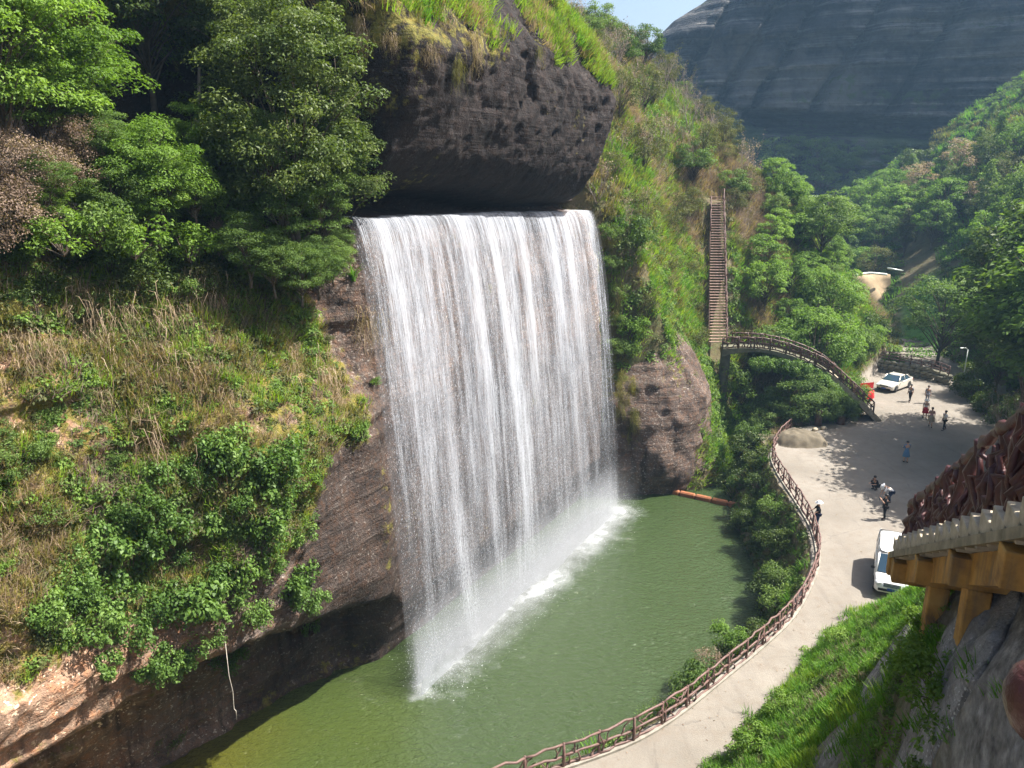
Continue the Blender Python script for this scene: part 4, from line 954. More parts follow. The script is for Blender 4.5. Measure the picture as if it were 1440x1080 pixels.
# --- right of the fall
for (u, v, kd, sc, lab) in [(890, 470, 'shrub_fresh', 1.15, 'vivid green shrub on the rock right beside the waterfall'), (878, 500, 'shrub_mid', 1.0, 'dark green shrub brushing the right edge of the waterfall'), (905, 430, 'shrub_olive', .9, 'olive shrub above the vivid green one by the waterfall'),
    (872, 375, 'shrub_deep', 1.5, 'dark shrub below the right end of the overhanging rock'), (893, 345, 'shrub_mid', 1.5, 'green shrub next to the overhanging rock on the right')]:
    p = ground_hit(u, v, 40); plant(kd, (p[0], p[1], p[2] - .2), sc, lab)
for i in range(9):
    u = rng.uniform(872, 900); v = 520 + i * 11
    x, y, w = ray(u, v); t = 57.4 / y; plant('hanging', (x * t, 57.0 + .1 * i, CAM_H + w * t), rng.uniform(.5, .8), 'olive grass tuft hanging on the rock face right of the waterfall', 'hanging tufts right of the waterfall', var=2)

# --- hillside behind
rr = np.random.default_rng(77); placed = []
def free(x, y, dmin):
    return all((x - a) ** 2 + (y - b) ** 2 > dmin ** 2 for a, b in placed)
def hz(x, y): return float(bil(x, y))
HILL = [('bare', 'leafless grey twiggy tree on the upper hillside above the staircase', 'leafless trees on the hillside'), ('olive', 'olive green small tree on the upper hillside beside the boulder', 'olive small trees on the hillside'),
        ('fresh', 'bright green broadleaf tree on the hillside right of the staircase', 'bright trees right of the staircase'), ('mid', 'mid green tree on the hillside ridge below the sky', 'mid green trees on the hillside ridge'), ('shrub_olive', 'low olive shrub on the grassy hillside near the staircase', 'low shrubs near the staircase')]
HL = {a: (b, c) for a, b, c in HILL}
cnt = 0
cx, cy = rr.uniform(0, 45, 9000), rr.uniform(60, 100, 9000); cd = dl_of(cx, cy)
for x, y, dd in zip(cx, cy, cd):
    if dd > -1.2: continue
    z = hz(x, y); u, v, d = project(np.array([x, y, z]))
    if not (800 < u < 1262 and -40 < v < 560): continue
    ts = x - (18.6 + .17 * (y - 69))
    if y < 84 and -1.9 < ts < 1.9: continue
    if 990 < u < 1075 and v > 330 and y < 80 and abs(ts) < 5: 
        if rr.uniform() > .12: continue
        kd = 'shrub_olive'
    elif u > 1060: kd = rr.choice(['fresh', 'fresh', 'mid'])
    elif v > 345: kd = 'shrub_olive' if rr.uniform() < .6 else None
    elif v < 150: kd = rr.choice(['mid', 'olive', 'bare'])
    else: kd = rr.choice(['bare', 'bare', 'olive', 'olive', 'mid'])
    if kd is None: continue
    if 1180 < u < 1290 and v < 540 and y < 116 and v - FOC / d * 4.8 < 428: continue
    dm = {'fresh': 2.6, 'mid': 2.5, 'bare': 1.8, 'olive': 1.9, 'shrub_olive': 2.4}[kd]
    if not free(x, y, dm): continue
    placed.append((x, y)); lab, grp = HL[kd]
    if kd == 'olive': lab = 'olive green small tree high on the hillside beside the boulder' if u < 930 else 'olive green small tree on the hillside above the staircase'
    if kd == 'bare': lab = 'leafless grey twiggy tree on the hillside beside the boulder' if u < 930 else 'leafless grey twiggy tree on the hillside above the staircase'
    if kd == 'fresh': lab = 'bright green broadleaf tree beside the upper half of the staircase' if v < 380 else 'bright green broadleaf tree beside the lower half of the staircase'
    sc = {'fresh': rr.uniform(.55, .9), 'mid': rr.uniform(.45, .75), 'bare': rr.uniform(.6, 1.0), 'olive': rr.uniform(.5, .85), 'shrub_olive': rr.uniform(.6, 1.1)}[kd]
    plant(kd, (x, y, z - .1), sc, lab, grp, sz=rr.uniform(.8, 1.25)); cnt += 1
    if cnt > 165: break
for (kd, x, y, sc, lab) in [('bigfresh', 28.8, 71.5, 1.05, 'spreading bright green tree standing directly behind the arched bridge'), ('bigfresh', 32.5, 78.0, .95, 'bright green tree behind the parked pale sedan'), ('mid', 24.8, 71.0, .9, 'green tree whose crown fills the space under the arched bridge'),
    ('bigmid', 34, 86.0, .9, 'full green tree below the pale earth patch'), ('fresh', 30.2, 69.6, .6, 'low bright tree over the bridge stairs'), ('mid', 26.5, 65.6, .55, 'dark green bush tree under the right half of the bridge'), ('mid', 28.6, 68.3, .55, 'leafy small tree between bridge stairs and sedan')]:
    z = hz(x, y); plant(kd, (x, y, z - .1), sc, lab)

# --- right valley side
cnt = 0; placed2 = []
for i in range(14000):
    y = rr.uniform(58, 165); x = rr.uniform(44, 125)
    rg = float(right_h(np.array(x), np.array(y)))
    if rg < .045 * max(y - 80, 0) + .2 and y < 150: continue
    if -4.2 < x - (43.5 + .46 * (y - 86)) - 3.5 < 8.5 and y < 112: continue
    if 106 < y < 119 and 47 < x < 66: continue
    z = hz(x, y); u, v, d = project(np.array([x, y, z + 2]))
    if not (1150 < u < 1500 and 60 < v < 560): continue
    if 1185 < u < 1285 and y < 116 and v - FOC / d * 5 < 428: continue
    if 1258 < u < 1340 and y < 112 and v < 530 and v - FOC / d * 5 < 512: continue
    if v - FOC / d * 5.5 < np.interp(u, [1150, 1200, 1330, 1440, 1500], [290, 250, 205, 140, 120]): continue
    if not all((x - a) ** 2 + (y - b) ** 2 > (2.6 + .022 * (y - 60)) ** 2 for a, b in placed2): continue
    placed2.append((x, y))
    kd = rr.choice(['mid', 'fresh', 'fresh', 'tall', 'fresh', 'olive', 'deep', 'fresh', 'rusty' if rr.uniform() < .4 else 'tall']) if y > 72 else rr.choice(['deep', 'deep', 'mid'])
    lab = {'mid': 'mid green tree', 'fresh': 'light green tree', 'deep': 'dark evergreen tree', 'olive': 'small olive tree', 'tall': 'slender pointed tree', 'rusty': 'rusty brown tree'}[kd] + (' on the far end of the right valley slope under the cliff' if y > 118 else ' halfway up the right valley slope' if y > 86 else ' low on the right valley slope near the plaza')
    plant(kd, (x, y, z - .2), rr.uniform(.75, 1.15) * (1 + .003 * (y - 60)), lab, {'mid': 'mid green trees on the right slope', 'fresh': 'light green trees on the right slope', 'deep': 'evergreens on the right slope', 'olive': 'olive trees on the right slope', 'tall': 'slender trees on the right slope', 'rusty': 'rusty brown trees on the right slope'}[kd], sz=rr.uniform(.8, 1.3)); cnt += 1
    if cnt > 190: break
for (kd, x, y, sc, lab) in [('bigmid', 47.5, 84.0, 1.15, 'large sunlit green tree at the right edge above the lamp post'), ('bigfresh', 60.0, 97.0, 1.1, 'broad light green tree above the terraced plot'), ('bigdeep', 48.5, 66.5, .85, 'dark shaded tree at the right edge above the twiggy bush'), ('bigdeep', 47.0, 72.5, .7, 'dark tree just right of the lamp post'),
    ('bigmid', 40.8, 48.5, 2.1, 'tall tree at the right side shading the plaza'), ('bigmid', 44.0, 55.0, 2.4, 'tallest shade tree at the edge of the plaza behind the walkway railing'), ('bigfresh', 41.0, 44.5, 1.5, 'light green shade tree beside the plaza outside the walkway'),
    ('bigdeep', 42.5, 61.5, 1.6, 'tall dark evergreen shading the far right of the plaza'), ('bigfresh', 39.6, 52.0, 2.0, 'thin crowned tall tree leaning towards the plaza')]:
    plant(kd, (x, y, max(hz(x, y), 0) - .1), sc, lab)
plant('bare', (39.5, 57.0, 0), 1.0, 'pale leafless bush reaching over the walkway railing', var=0); plant('bare', (40.3, 60.0, 0), 1.0, 'pale twiggy bush by the far end of the railing', var=2)
for i in range(9):
    u = 1240 + i * 3.4; v = 529 - i * .6
    p = on_level(u, v - 4, 0); plant('shrub_mid', (p.x + rng.uniform(-.5, .5), p.y + 1.5, 0), rng.uniform(.7, 1.0), 'rounded green shrub along the back edge of the plaza', 'shrubs behind the plaza')
for (x, y, sc) in [(44.0, 70.2, 1.3), (45.0, 72.5, 1.4), (43.2, 67.0, 1.2), (44.5, 64.5, 1.5), (46.0, 75, 1.6), (42.5, 63.5, 1.1)]:
    plant('shrub_deep', (x, y, max(0, hz(x, y)) - .1), sc, 'dark shrub in the shade right of the lamp post', 'dark shrubs at the plaza edge')
# --- bank between pool and road
for i in range(34):
    a = rng.uniform(0, 1); k = int(a * (len(FENCE) - 6)) + 5; p = Vector((*FENCE[k], 0)).lerp(Vector((*FENCE[min(k + 1, len(FENCE) - 1)], 0)), rng.random())
    x = p.x - rng.uniform(.7, 2.3); y = p.y + rng.uniform(-.3, .8); z = hz(x, y)
    if z < WATER_Z - .2: continue
    plant(rng.choice(['shrub_deep', 'shrub_mid', 'shrub_deep']), (x, y, z - .1), rng.uniform(.55, .95), 'dark shrub on the steep bank under the plaza fence', 'shrubs on the pool bank')
for i in range(12):
    x = rng.uniform(18, 24); y = rng.uniform(60, 70); z = hz(x, y)
    plant(rng.choice(['shrub_deep', 'shrub_mid']), (x, y, z - .1), rng.uniform(.9, 1.5), 'shrub in the dark gully below the arched bridge', 'shrubs in the gully under the bridge')
p = on_level(1042, 896, -.6); plant('shrub_fresh', (p.x - .3, p.y + .6, -1.5), .75, 'lime green shrub poking up behind the fence above the pool')
p = on_level(1010, 912, -1); plant('shrub_dry', (p.x - .1, p.y + .3, -2.2), .6, 'withered brown shrub behind the fence above the pool')
# --- weeds on the near slope, some tall
for (u, v, sc, lab) in [(1180, 905, .5, 'tall weed plant at the road edge near the white van'), (1100, 1000, .55, 'leafy weed where the grass meets the road'), (1060, 1055, .6, 'bright leafy weed clump at the bottom of the road'), (1290, 955, .5, 'leafy weed in front of the rock slab'), (1320, 985, .55, 'leafy weed clump between the rock slab and the corner rock'), (1300, 880, .4, 'small leafy weed under the orange walkway')]:
    p = ground_hit(u, v, 4, 60)
    if p is not None: plant('shrub_fresh', (p[0], p[1], p[2] - .05), sc, lab, cat='weed')
# --- far cliff: trees along its foot and top
for i in range(60):
    a = rr.integers(60, 300); b = rr.integers(20, 70) if i < 46 else rr.integers(168, 196)
    x, y, z = FX[a, b], FY[a, b], FZ[a, b]; u, v, d = project(np.array([x, y, z]))
    if not (1060 < u < 1460 and -30 < v < 300): continue
    plant('mid', (x, y + .5, z - 1), rr.uniform(1.0, 1.9), 'small hazy tree on the far cliff' if i >= 46 else 'hazy tree at the foot of the far cliff', 'trees on top of the far cliff' if i >= 46 else 'trees at the foot of the far cliff')

for i in range(30):
    k_ = rng.random(); a_, b_ = [((27.0, 64.9), (31.0, 67.0)), ((32.0, 68.0), (33.2, 72.5)), ((33.2, 72.5), (36.6, 78.8)), ((36.6, 78.8), (41, 84))][i % 4]
    x, y = a_[0] + (b_[0] - a_[0]) * k_ - .5, a_[1] + (b_[1] - a_[1]) * k_ + .4
    plant(rng.choice(['shrub_mid', 'shrub_fresh', 'shrub_deep']), (x, y, max(hz(x, y), -.4) - .1), rng.uniform(.8, 1.4), 'shrub growing at the foot of the hillside along the back of the plaza', 'shrubs between plaza and hillside')
for (x, y, z, sc, lab) in [(25.0, 64.7, -1.5, 1.0, 'bushy green tree hiding the middle of the arched bridge'), (27.5, 64.6, -.8, .72, 'low bushy tree in front of the bridge stairs'), (22.8, 65.2, -2.6, .85, 'bluish green tree growing out of the gully under the bridge'), (29.3, 64.5, -.3, .42, 'small bush tree beside the foot of the bridge stairs')]:
    plant('midfine', (x, y, z), sc, lab)
for i, (u, v) in enumerate([(1072, 500), (1086, 500), (1100, 502), (1112, 505), (1124, 508), (1136, 513), (1146, 520), (1156, 528), (1166, 537), (1176, 548), (1186, 560)]):
    p = at_y(u, v + 6, 65.6 - .1 * i); plant('ivy', p - Vector((0, 0, 1.0)), rng.uniform(.65, .95), 'ivy clump draped over the side of the arched bridge', 'ivy clumps on the bridge')

for (u, v, o, sc, kd, lab) in [(400, 395, -1.6, .75, 'shrub_deep', 'dark shrub hiding the foot of the tall evergreen'), (440, 392, -1.4, .8, 'shrub_mid', 'green shrub in front of the tall evergreen trunk'), (462, 380, -1.6, .7, 'shrub_deep', 'dark shrub tucked against the left end of the waterfall lip'), (365, 372, -2.2, .8, 'shrub_mid', 'round shrub left of the tall evergreen'), (345, 330, -2.8, .9, 'shrub_fresh', 'light green shrub in front of the dark hollow'), (268, 355, -2.6, .85, 'shrub_fresh', 'bright shrub right under the yellow green tree'), (140, 335, -2.6, .9, 'shrub_mid', 'green shrub beside the withered brown shrubs'), (190, 350, -2.4, .9, 'shrub_fresh', 'bright shrub left under the yellow green tree'), (90, 345, -2.2, .8, 'shrub_fresh', 'light green shrub under the withered brown shrubs')]:
    plant(kd, on_plane(u, v + 12, o), sc, lab)
for (u, v, o, sc, lab) in [(62, 165, -4.8, .62, 'light green tree top above the withered brown shrubs'), (0, 60, -5.2, .8, 'pale green tree filling the top left corner'), (160, 255, -4.4, .55, 'yellow green young tree beside the withered brown shrubs')]:
    plant('freshfine', on_plane(u, v + 60, o), sc, lab)
# fallen leaves on the plaza
n = 5200; x = rr.uniform(0, 44, n); y = rr.uniform(24, 80, n); d1 = dl_of(x, y); d2 = -dg_of(x, y)
k_ = (d1 > .1) & (d2 > .1) & (rr.uniform(size=n) < np.exp(-np.minimum(d1, d2) / 1.3) + .05 + .3 * (x > 30) * (y > 46)); x, y = x[k_], y[k_]; n = len(x)
V, Q = leaf_cloud(np.stack([x, y, np.full(n, .02) + .045 * np.maximum(y - 80, 0)], 1), unit(rr.normal(size=(n, 3)) * .2 + [0, 0, 1]), rr, .09, .05)
tag(link('leaf_litter', quad_mesh('leaf_litter', V, Q, M['leaf_dry'], False, {'var': ('FACE', rr.uniform(0, 1, n))})), 'scattered dry leaves on the concrete', kind='stuff')

for i, (u, v, o, sc) in enumerate([(385, 415, -1.0, .42), (425, 428, -.7, .4), (448, 418, -.9, .42), (468, 400, -1.0, .34), (355, 400, -1.4, .45), (478, 375, -1.2, .28)]):
    plant('midfine', on_plane(u, v, o), sc, 'young leafy tree in the thicket at the foot of the tall dark evergreen', 'young trees left of the waterfall lip')
for i in range(12):
    v = 318 + i * 20; u = 858 + .03 * (v - 300) + rng.uniform(-2, 8); p = on_plane(u, v, -1.4 + .25 * math.sqrt(i))
    if i % 2: plant('shrub_mid', p, rng.uniform(.5, .8), 'green shrub rooted in the cliff along the right edge of the waterfall', 'shrubs along the right edge of the fall')
    else: plant('hanging', p, rng.uniform(.7, 1.1), 'olive grass tuft hanging along the right edge of the waterfall', 'tufts along the right edge of the fall', var=2)

p = on_level(1066, 612, -.2); plant('shrub_mid', (p.x - .4, p.y, -.8), 1.0, 'round green shrub hiding the far end of the branch fence'); plant('shrub_deep', (p.x - 1.2, p.y - 1.2, -1.4), 1.1, 'dark shrub just outside the far bend of the branch fence')
# ------------------------------------------------------------------ things built by people
M['faux'] = simple_mat('painted_faux_wood', (.065, .021, .02), .42, .4, var=.5, scale=5, bump=.4, coat=.08)
M['rail'] = simple_mat('weathered_branch_rail', (.13, .075, .064), .55, .4, var=.4, scale=5, bump=.3)
M['rail_dark'] = simple_mat('dark_branch_rail', (.10, .055, .042), .5, .4, var=.4, scale=5, bump=.3)
M['tread'] = simple_mat('pale_timber_tread', (.34, .23, .18), .8, .25, var=.4, scale=5)
M['stringer'] = simple_mat('dark_timber', (.12, .075, .055), .8, .25, var=.3, scale=4)
M['concrete'] = simple_mat('weathered_concrete', (.24, .22, .185), .9, .2, var=.35, scale=2.5, bump=.3)
M['old_concrete'] = simple_mat('mossy_dark_concrete', (.12, .115, .08), .9, .2, var=.45, scale=1.8, bump=.3)
M['step_top'] = simple_mat('worn_step_concrete', (.4, .34, .25), .9, .2, var=.35, scale=5)
k = NT('ochre_painted_concrete'); v = k.coord()
c = k.ramp(k.noise(v, 1.6, 6, .65), [(.28, (.17, .09, .035)), (.5, (.44, .235, .06)), (.7, (.5, .3, .09))])
dr = k.noise(k.coord((3.5, 3.5, .35)), 1.0, 5, .6); c = k.mix(k.ramp(dr, [(.48, 0.0), (.66, .8)]), c, (.14, .11, .07))
M['ochre'] = k.done(k.bsdf(c, .85, .25, k.bump(k.noise(v, 9, 4), .25, .03)))
M['edge_concrete'] = simple_mat('stained_buff_concrete', (.25, .215, .15), .9, .2, var=.5, scale=3, bump=.4)
M['slab_rock'] = rock_mat('grey_slab_rock', (.26, .245, .23), (.1, .095, .09), (.5, .48, .45), rust=(.24, .2, .17), sc=2.2, strata=.8)
M['boom'] = simple_mat('orange_boom', (.26, .1, .045), .6, .3, var=.25, scale=2)
M['soil_heap'] = simple_mat('dull_sand', (.13, .11, .08), .95, .1, var=.35, scale=1.5, bump=.5)
def crooked(a, b, q, amt=.12, n=5):
    a, b = Vector(a), Vector(b); L = (b - a).length; pts = []
    for i in range(n + 1):
        t = i / n; w = math.sin(math.pi * t) ** .6 if 0 < t < 1 else 0
        pts.append(a.lerp(b, t) + Vector((q.uniform(-1, 1), q.uniform(-1, 1), q.uniform(-1, 1))) * amt * L * w)
    return pts
def branch_fence(root, path, H, step, q, mat, r=.045, braces=3, kerb=False, dense=False):
    """posts, crooked rails between them and forked braces: every stick of the fence is a part"""
    P = resample(path, step); UPV = Vector((0, 0, 1))
    for p in P:
        lean = Vector((q.uniform(-.05, .05), q.uniform(-.05, .05), 0))
        MB().tube([p - UPV * .15, p + UPV * H * .5 + lean, p + UPV * (H + .06) + lean * .5], [r * 1.6, r * 1.35, r * 1.2], 7, wob=.1, rr=q).build('post', mat, root)
    for hh, nm in ((H, 'top_rail'), (H * .52, 'middle_rail'), (.12, 'bottom_rail')):
        for a, b in zip(P[:-1], P[1:]):
            MB().tube(crooked(a + UPV * hh, b + UPV * hh, q, .035, 4), [r * 1.15] * 5, 6, wob=.12, rr=q).build(nm, mat, root)
    for a, b in zip(P[:-1], P[1:]):
        for k in range(braces):
            t0 = (k + q.uniform(0, .5)) / braces; t1 = min(1, max(0, t0 + q.uniform(-.5, .5)))
            m = MB(); lo = a.lerp(b, t0) + UPV * q.choice([.1, .1, H * .5]); hi = a.lerp(b, t1) + UPV * (H * q.choice([1.0, 1.0, .55]) if lo.z - a.lerp(b, t0).z < .3 else H)
            pts = crooked(lo, hi, q, .12, 5); m.tube(pts, [r * .95, r * .9, r * .8, r * .75, r * .7, r * .6], 6, wob=.12, rr=q)
            if q.random() < .6: m.tube(crooked(pts[2], a.lerp(b, min(1, max(0, t0 + q.uniform(-.4, .4)))) + UPV * H * q.uniform(.3, 1), q, .1, 3), r * .6, 5)
            m.build('brace', mat, root)

# --- fence between the pool and the road
q = random.Random(3)
fp = smooth_path([Vector((x + .0, y, 0)) for x, y in FENCE[1:]], 6); fp = [Vector((p.x + .28, p.y - .1, .0)) for p in fp]
fr = empty('branch_fence', fp[0], 0, 'winding reddish branch fence along the road above the pool', 'fence')
branch_fence(fr, [p - fp[0] for p in fp], 1.05, 1.55, q, M['rail'], .042, 3)
kb = MB(); kp = resample(fp, .8)
for a, b in zip(kp[:-1], kp[1:]):
    d = (b - a).normalized(); n = Vector((-d.y, d.x, 0)) * .14
    z0, z1 = Vector((0, 0, -.3)), Vector((0, 0, .1))
    kb.add([a + n + z0, a - n + z0, b - n + z0, b + n + z0, a + n + z1, a - n + z1, b - n + z1, b + n + z1], [(4, 5, 6, 7), (0, 4, 7, 3), (1, 2, 6, 5), (0, 1, 5, 4), (2, 3, 7, 6)])
tag(kb.build('kerb', M['concrete']), kind='structure')

# --- arched footbridge over the gully
BR = [(18.9, 68.2, 5.95), (20.6, 67.9, 6.1), (22.6, 67.5, 6.05), (25.0, 67.0, 5.5), (27.6, 66.5, 4.4), (29.6, 66.1, 2.75), (31.3, 65.9, 1.15), (32.4, 65.8, .12)]
bp = smooth_path(BR, 8); o0 = Vector(BR[0])
br = empty('footbridge', o0, 0, 'arched footbridge with branch railings leading from the plaza to the timber staircase', 'footbridge')
HW = 1.05
def strip(path, w, th, zoff=0.0, th_end=None):
    m = MB(); rings = []
    for i, p in enumerate(path):
        a = path[max(i - 1, 0)]; b = path[min(i + 1, len(path) - 1)]; d = (b - a); d.z = 0; d.normalize(); n = Vector((d.y, -d.x, 0)) * w
        t = th[i] if hasattr(th, '__len__') else th; z = Vector((0, 0, zoff))
        rings.append([p - n + z, p + n + z, p + n + z - Vector((0, 0, t)), p - n + z - Vector((0, 0, t))])
    return m.loft([[v - o0 for v in rg] for rg in rings], True, 0, False)
nB = len(bp); cut = int(nB * .62)
thick = [.28 + .75 * abs(i / (cut - 1) - .42) ** 1.6 * 2.2 for i in range(cut)]
strip(bp[:cut], HW, thick).build('arch_slab', M['old_concrete'], br)
for i in range(cut - 1, nB - 1):
    for sub in (0, .5):
        p = bp[i].lerp(bp[i + 1], sub); d = (bp[i + 1] - bp[i]); d.z = 0; d.normalize(); Mx = Matrix.Rotation(math.atan2(d.y, d.x), 3, 'Z')
        MB().box(p - o0 - Vector((0, 0, .16)), (.42, HW * 2, .3), Mx, .015).build('step', M['step_top'], br)
MB().tube([Vector((19.15, 68.1, -3.5)) - o0, Vector((19.2, 68.1, 2)) - o0, Vector((19.3, 68.1, 5.7)) - o0], [.55, .48, .42], 8, smooth=True, wob=.12, rr=q).build('pillar', M['old_concrete'], br)
for sgn in (-1, 1):
    side = []
    for i, p in enumerate(bp):
        a = bp[max(i - 1, 0)]; b = bp[min(i + 1, nB - 1)]; d = b - a; d.z = 0; d.normalize(); side.append(p - o0 + Vector((d.y, -d.x, 0)) * sgn * (HW - .08))
    branch_fence(br, side if sgn > 0 else side[5:], 1.0, 1.35, random.Random(20 + sgn), M['rail_dark'], .055, 6)

# --- timber staircase up the hillside
st0 = Vector((18.75, 69.0, 6.0)); stair = empty('timber_staircase', st0, 0, 'long steep staircase of pale timber treads climbing the grassy hillside', 'staircase')
NST = 54; rise, run = .236, .205; drift = .17 * run
tread_me = None
for i in range(NST):
    w = 1.55 - .35 * i / NST
    if tread_me is None: tread_me = MB().box((0, 0, 0), (1.0, .19, .07), None, .012).mesh('tread', M['tread'])
    o = link('tread', tread_me, stair); o.location = (drift * i + .05 * math.sin(i * .21), run * i, rise * (i + 1)); o.scale = (w, 1, 1); o.rotation_euler = (0, 0, rng.uniform(-.02, .02))
for sgn in (-1, 1):
    MB().loft([[Vector((drift * i + sgn * (.8 - .17 * i / NST) + a, run * i, rise * (i + 1) + b)) for a, b in ((-.04, -.35), (.04, -.35), (.04, -.05), (-.04, -.05))] for i in range(0, NST + 1, 6)], True, 0, False).build('stringer', M['stringer'], stair)
hp = [Vector((drift * i + (.82 - .17 * i / NST), run * i, rise * (i + 1) - .05)) for i in range(NST + 1)]
branch_fence(stair, hp, .95, 1.5, random.Random(31), M['rail'], .034, 1)
hp = [Vector((drift * i - (.8 - .17 * i / NST), run * i, rise * (i + 1) - .05)) for i in range(40, NST + 1)]
branch_fence(stair, hp, .9, 1.5, random.Random(33), M['rail'], .03, 1)

# --- orange boom closing the pool
a, b = Vector((12.4, 58.6, WATER_Z)), Vector((18.0, 55.2, WATER_Z))
d = (b - a).normalized(); bo = empty('floating_boom', a, 0, 'long orange boom lying on the water at the back of the pool', 'boom')
Mx = Matrix.Rotation(math.atan2(d.y, d.x), 3, 'Z'); L = (b - a).length
for i in range(5): MB().box(d * (L * (i + .5) / 5) + Vector((0, 0, .12)), (L / 5 - .05, .42, .46), Mx, .09).build('float', M['boom'], bo)
for i in range(1, 5): MB().box(d * (L * i / 5) + Vector((0, 0, .14)), (.12, .2, .16), Mx, .03).build('coupling', M['stringer'], bo)
# --- heap of sand by the fence end
hx, hy = np.meshgrid(np.linspace(-2.9, 2.9, 50), np.linspace(-2.0, 2.0, 36), indexing='ij')
hh_ = 1.15 * np.clip(1 - (hx / 2.5) ** 2 - (hy / 1.6) ** 2 + .35 * fbm(hx * .8, hy * .8, 3, 3), 0, 1) ** .8 + .12 * fbm(hx * 3, hy * 3, 1, 3) * np.clip(1.2 - (hx / 2.5) ** 2 - (hy / 1.6) ** 2, 0, 1) - .06
tag(link('sand_heap', quad_mesh('sand_heap', np.stack([hx + 23.3, hy + 59.5, hh_], -1).reshape(-1, 3), grid_quads(50, 36), M['soil_heap'], True)), 'low heap of dull sand beside the far end of the fence', 'heap')

# --- concrete walkway coming down on the right, with faux wood railing
WA, WB = Vector((4.9, 5.2, 18.75)), Vector((9.15, 16.7, 12.35))
wd = (WB - WA); wl = math.hypot(wd.x, wd.y); dirx = Vector((wd.x, wd.y, 0)).normalized(); side = Vector((dirx.y, -dirx.x, 0))   # side: away from the pool
wk = empty('walkway_stairs', WA, 0, 'ochre painted concrete stair walkway on pillars with a brown root railing', 'walkway')
Mz = Matrix.Rotation(math.atan2(dirx.y, dirx.x), 3, 'Z')
slope = wd.z / wl; WW = 1.9
def wp(l, s=0.0, z=0.0): return dirx * l + side * s + Vector((0, 0, slope * l + z))
NS = 22
for i in range(NS):
    l = wl * (i + .5) / NS; hgt = -slope * wl / NS
    MB().box(wp(l, WW / 2 - .05, .06), (wl / NS + .06, WW + .1, hgt + .02), Mz, .012).build('step', M['step_top'], wk)
def prism(l0, l1, s0, s1, zt0, zb0, zt1=None, zb1=None):
    zt1 = zt0 if zt1 is None else zt1; zb1 = zb0 if zb1 is None else zb1
    return [[wp(l0, s0, zb0), wp(l0, s1, zb0), wp(l0, s1, zt0), wp(l0, s0, zt0)], [wp(l1, s0, zb1), wp(l1, s1, zb1), wp(l1, s1, zt1), wp(l1, s0, zt1)]]
MB().loft(prism(0, wl, -.16, WW + .16, -.04, -.2), True, 0, False).build('slab_edge', M['edge_concrete'], wk)
for s0 in (.12, WW - .4): MB().loft(prism(0, wl - .05, s0, s0 + .3, -.24, -.78), True, 0, False).build('long_beam', M['ochre'], wk)
for l in (1.2, 3.6, 6.2, 8.9, 11.6):
    MB().box(wp(l, WW / 2 - .02, -.52), (.34, WW + .26, .5), Mz, .015).build('cross_beam', M['ochre'], wk)
for l in (6.2, 8.9):
    for s_ in (.3, WW - .3):
        p = WA + wp(l, s_); g = hz(p.x, p.y) - .4; top = p.z - .77
        if top - g > .2: MB().box((p.x - WA.x, p.y - WA.y, (top + g) / 2 - WA.z), (.36, .36, top - g), Mz, .02).build('pillar', M['ochre'], wk)
MB().box(wp(wl + .12, WW / 2, -.34), (.26, WW + .3, .52), Mz, .02).build('end_beam', M['ochre'], wk)
# railing on the pool side: thick moulded roots
q = random.Random(9); UPV = Vector((0, 0, 1)); RH = 1.42
lp = np.arange(.2, wl - .05, .92)
def RHf(l): return 2.15 - 1.0 * l / wl
def root(nm, a, b, r0, r1, amt, n=6):
    pts = crooked(a, b, q, amt, n); rad = [r0 + (r1 - r0) * i / n for i in range(n + 1)]; rad = [x * q.uniform(.82, 1.2) for x in rad]
    MB().tube(pts, rad, 8, wob=.12, rr=q).build(nm, M['faux'], wk)
for s_ in (.14, WW - .14):
    for i, l in enumerate(lp):
        root('post', wp(l, s_, .0), wp(l + q.uniform(-.08, .08), s_ + q.uniform(-.04, .04), RHf(l) + .1), .1, .085, .06)
        if i < len(lp) - 1:
            l2 = lp[i + 1]
            root('top_rail', wp(l, s_, RHf(l)), wp(l2, s_, RHf(l2)), .085, .08, .05)
            root('bottom_rail', wp(l, s_, .16), wp(l2, s_, .16), .055, .05, .05)
            if s_ < 1:
                for kk in range(11):
                    t0, t1 = q.uniform(0, 1), q.uniform(0, 1); z0, z1 = q.uniform(.05, .45), q.uniform(.55, .98) * RHf(l)
                    root('root', wp(l + .92 * t0, s_ + q.uniform(-.05, .05), z0), wp(l + .92 * t1, s_ + q.uniform(-.05, .05), z1), q.uniform(.045, .075), q.uniform(.03, .05), .12)
            else:
                root('root', wp(l, s_, .2), wp(l2, s_, 1.0), .045, .035, .1)
for (u, v, L_, lab) in [(1262, 920, 1.9, 'flat grey rock slab breaking through the grass below the walkway'), (1345, 935, 1.6, 'pale grey rock ledge under the ochre walkway at the right')]:
    p = ground_hit(u, v, 4, 40, 1500); nx, ny = 100, 60; aa, bb = np.meshgrid(np.linspace(-1, 1, nx), np.linspace(-1, 1, ny), indexing='ij')
    xx = p[0] + aa * .75 * L_ - bb * .66 * .75; yy = p[1] + aa * .66 * L_ + bb * .75 * .75; rad_ = np.hypot(aa, bb) * (1 + .35 * fbm(aa * 1.6 + u, bb * 1.6, 3, 3))
    hgt = .62 * np.clip(1.05 - rad_, 0, 1) ** .45 - .06 + .3 * fbm(aa * 2.2 + u, bb * 1.8, 2, 5) * np.clip(1.1 - rad_, 0, 1) + .1 * np.tanh(5 * fbm(aa * 1.0, bb * 4, 7, 3)) * np.clip(1 - rad_, 0, 1)
    V = np.stack([xx, yy, bil(xx, yy) + hgt], -1)
    tag(link('rock_slab', quad_mesh('rock_slab', V.reshape(-1, 3), grid_quads(nx, ny), M['slab_rock'], True)), lab, 'rock')
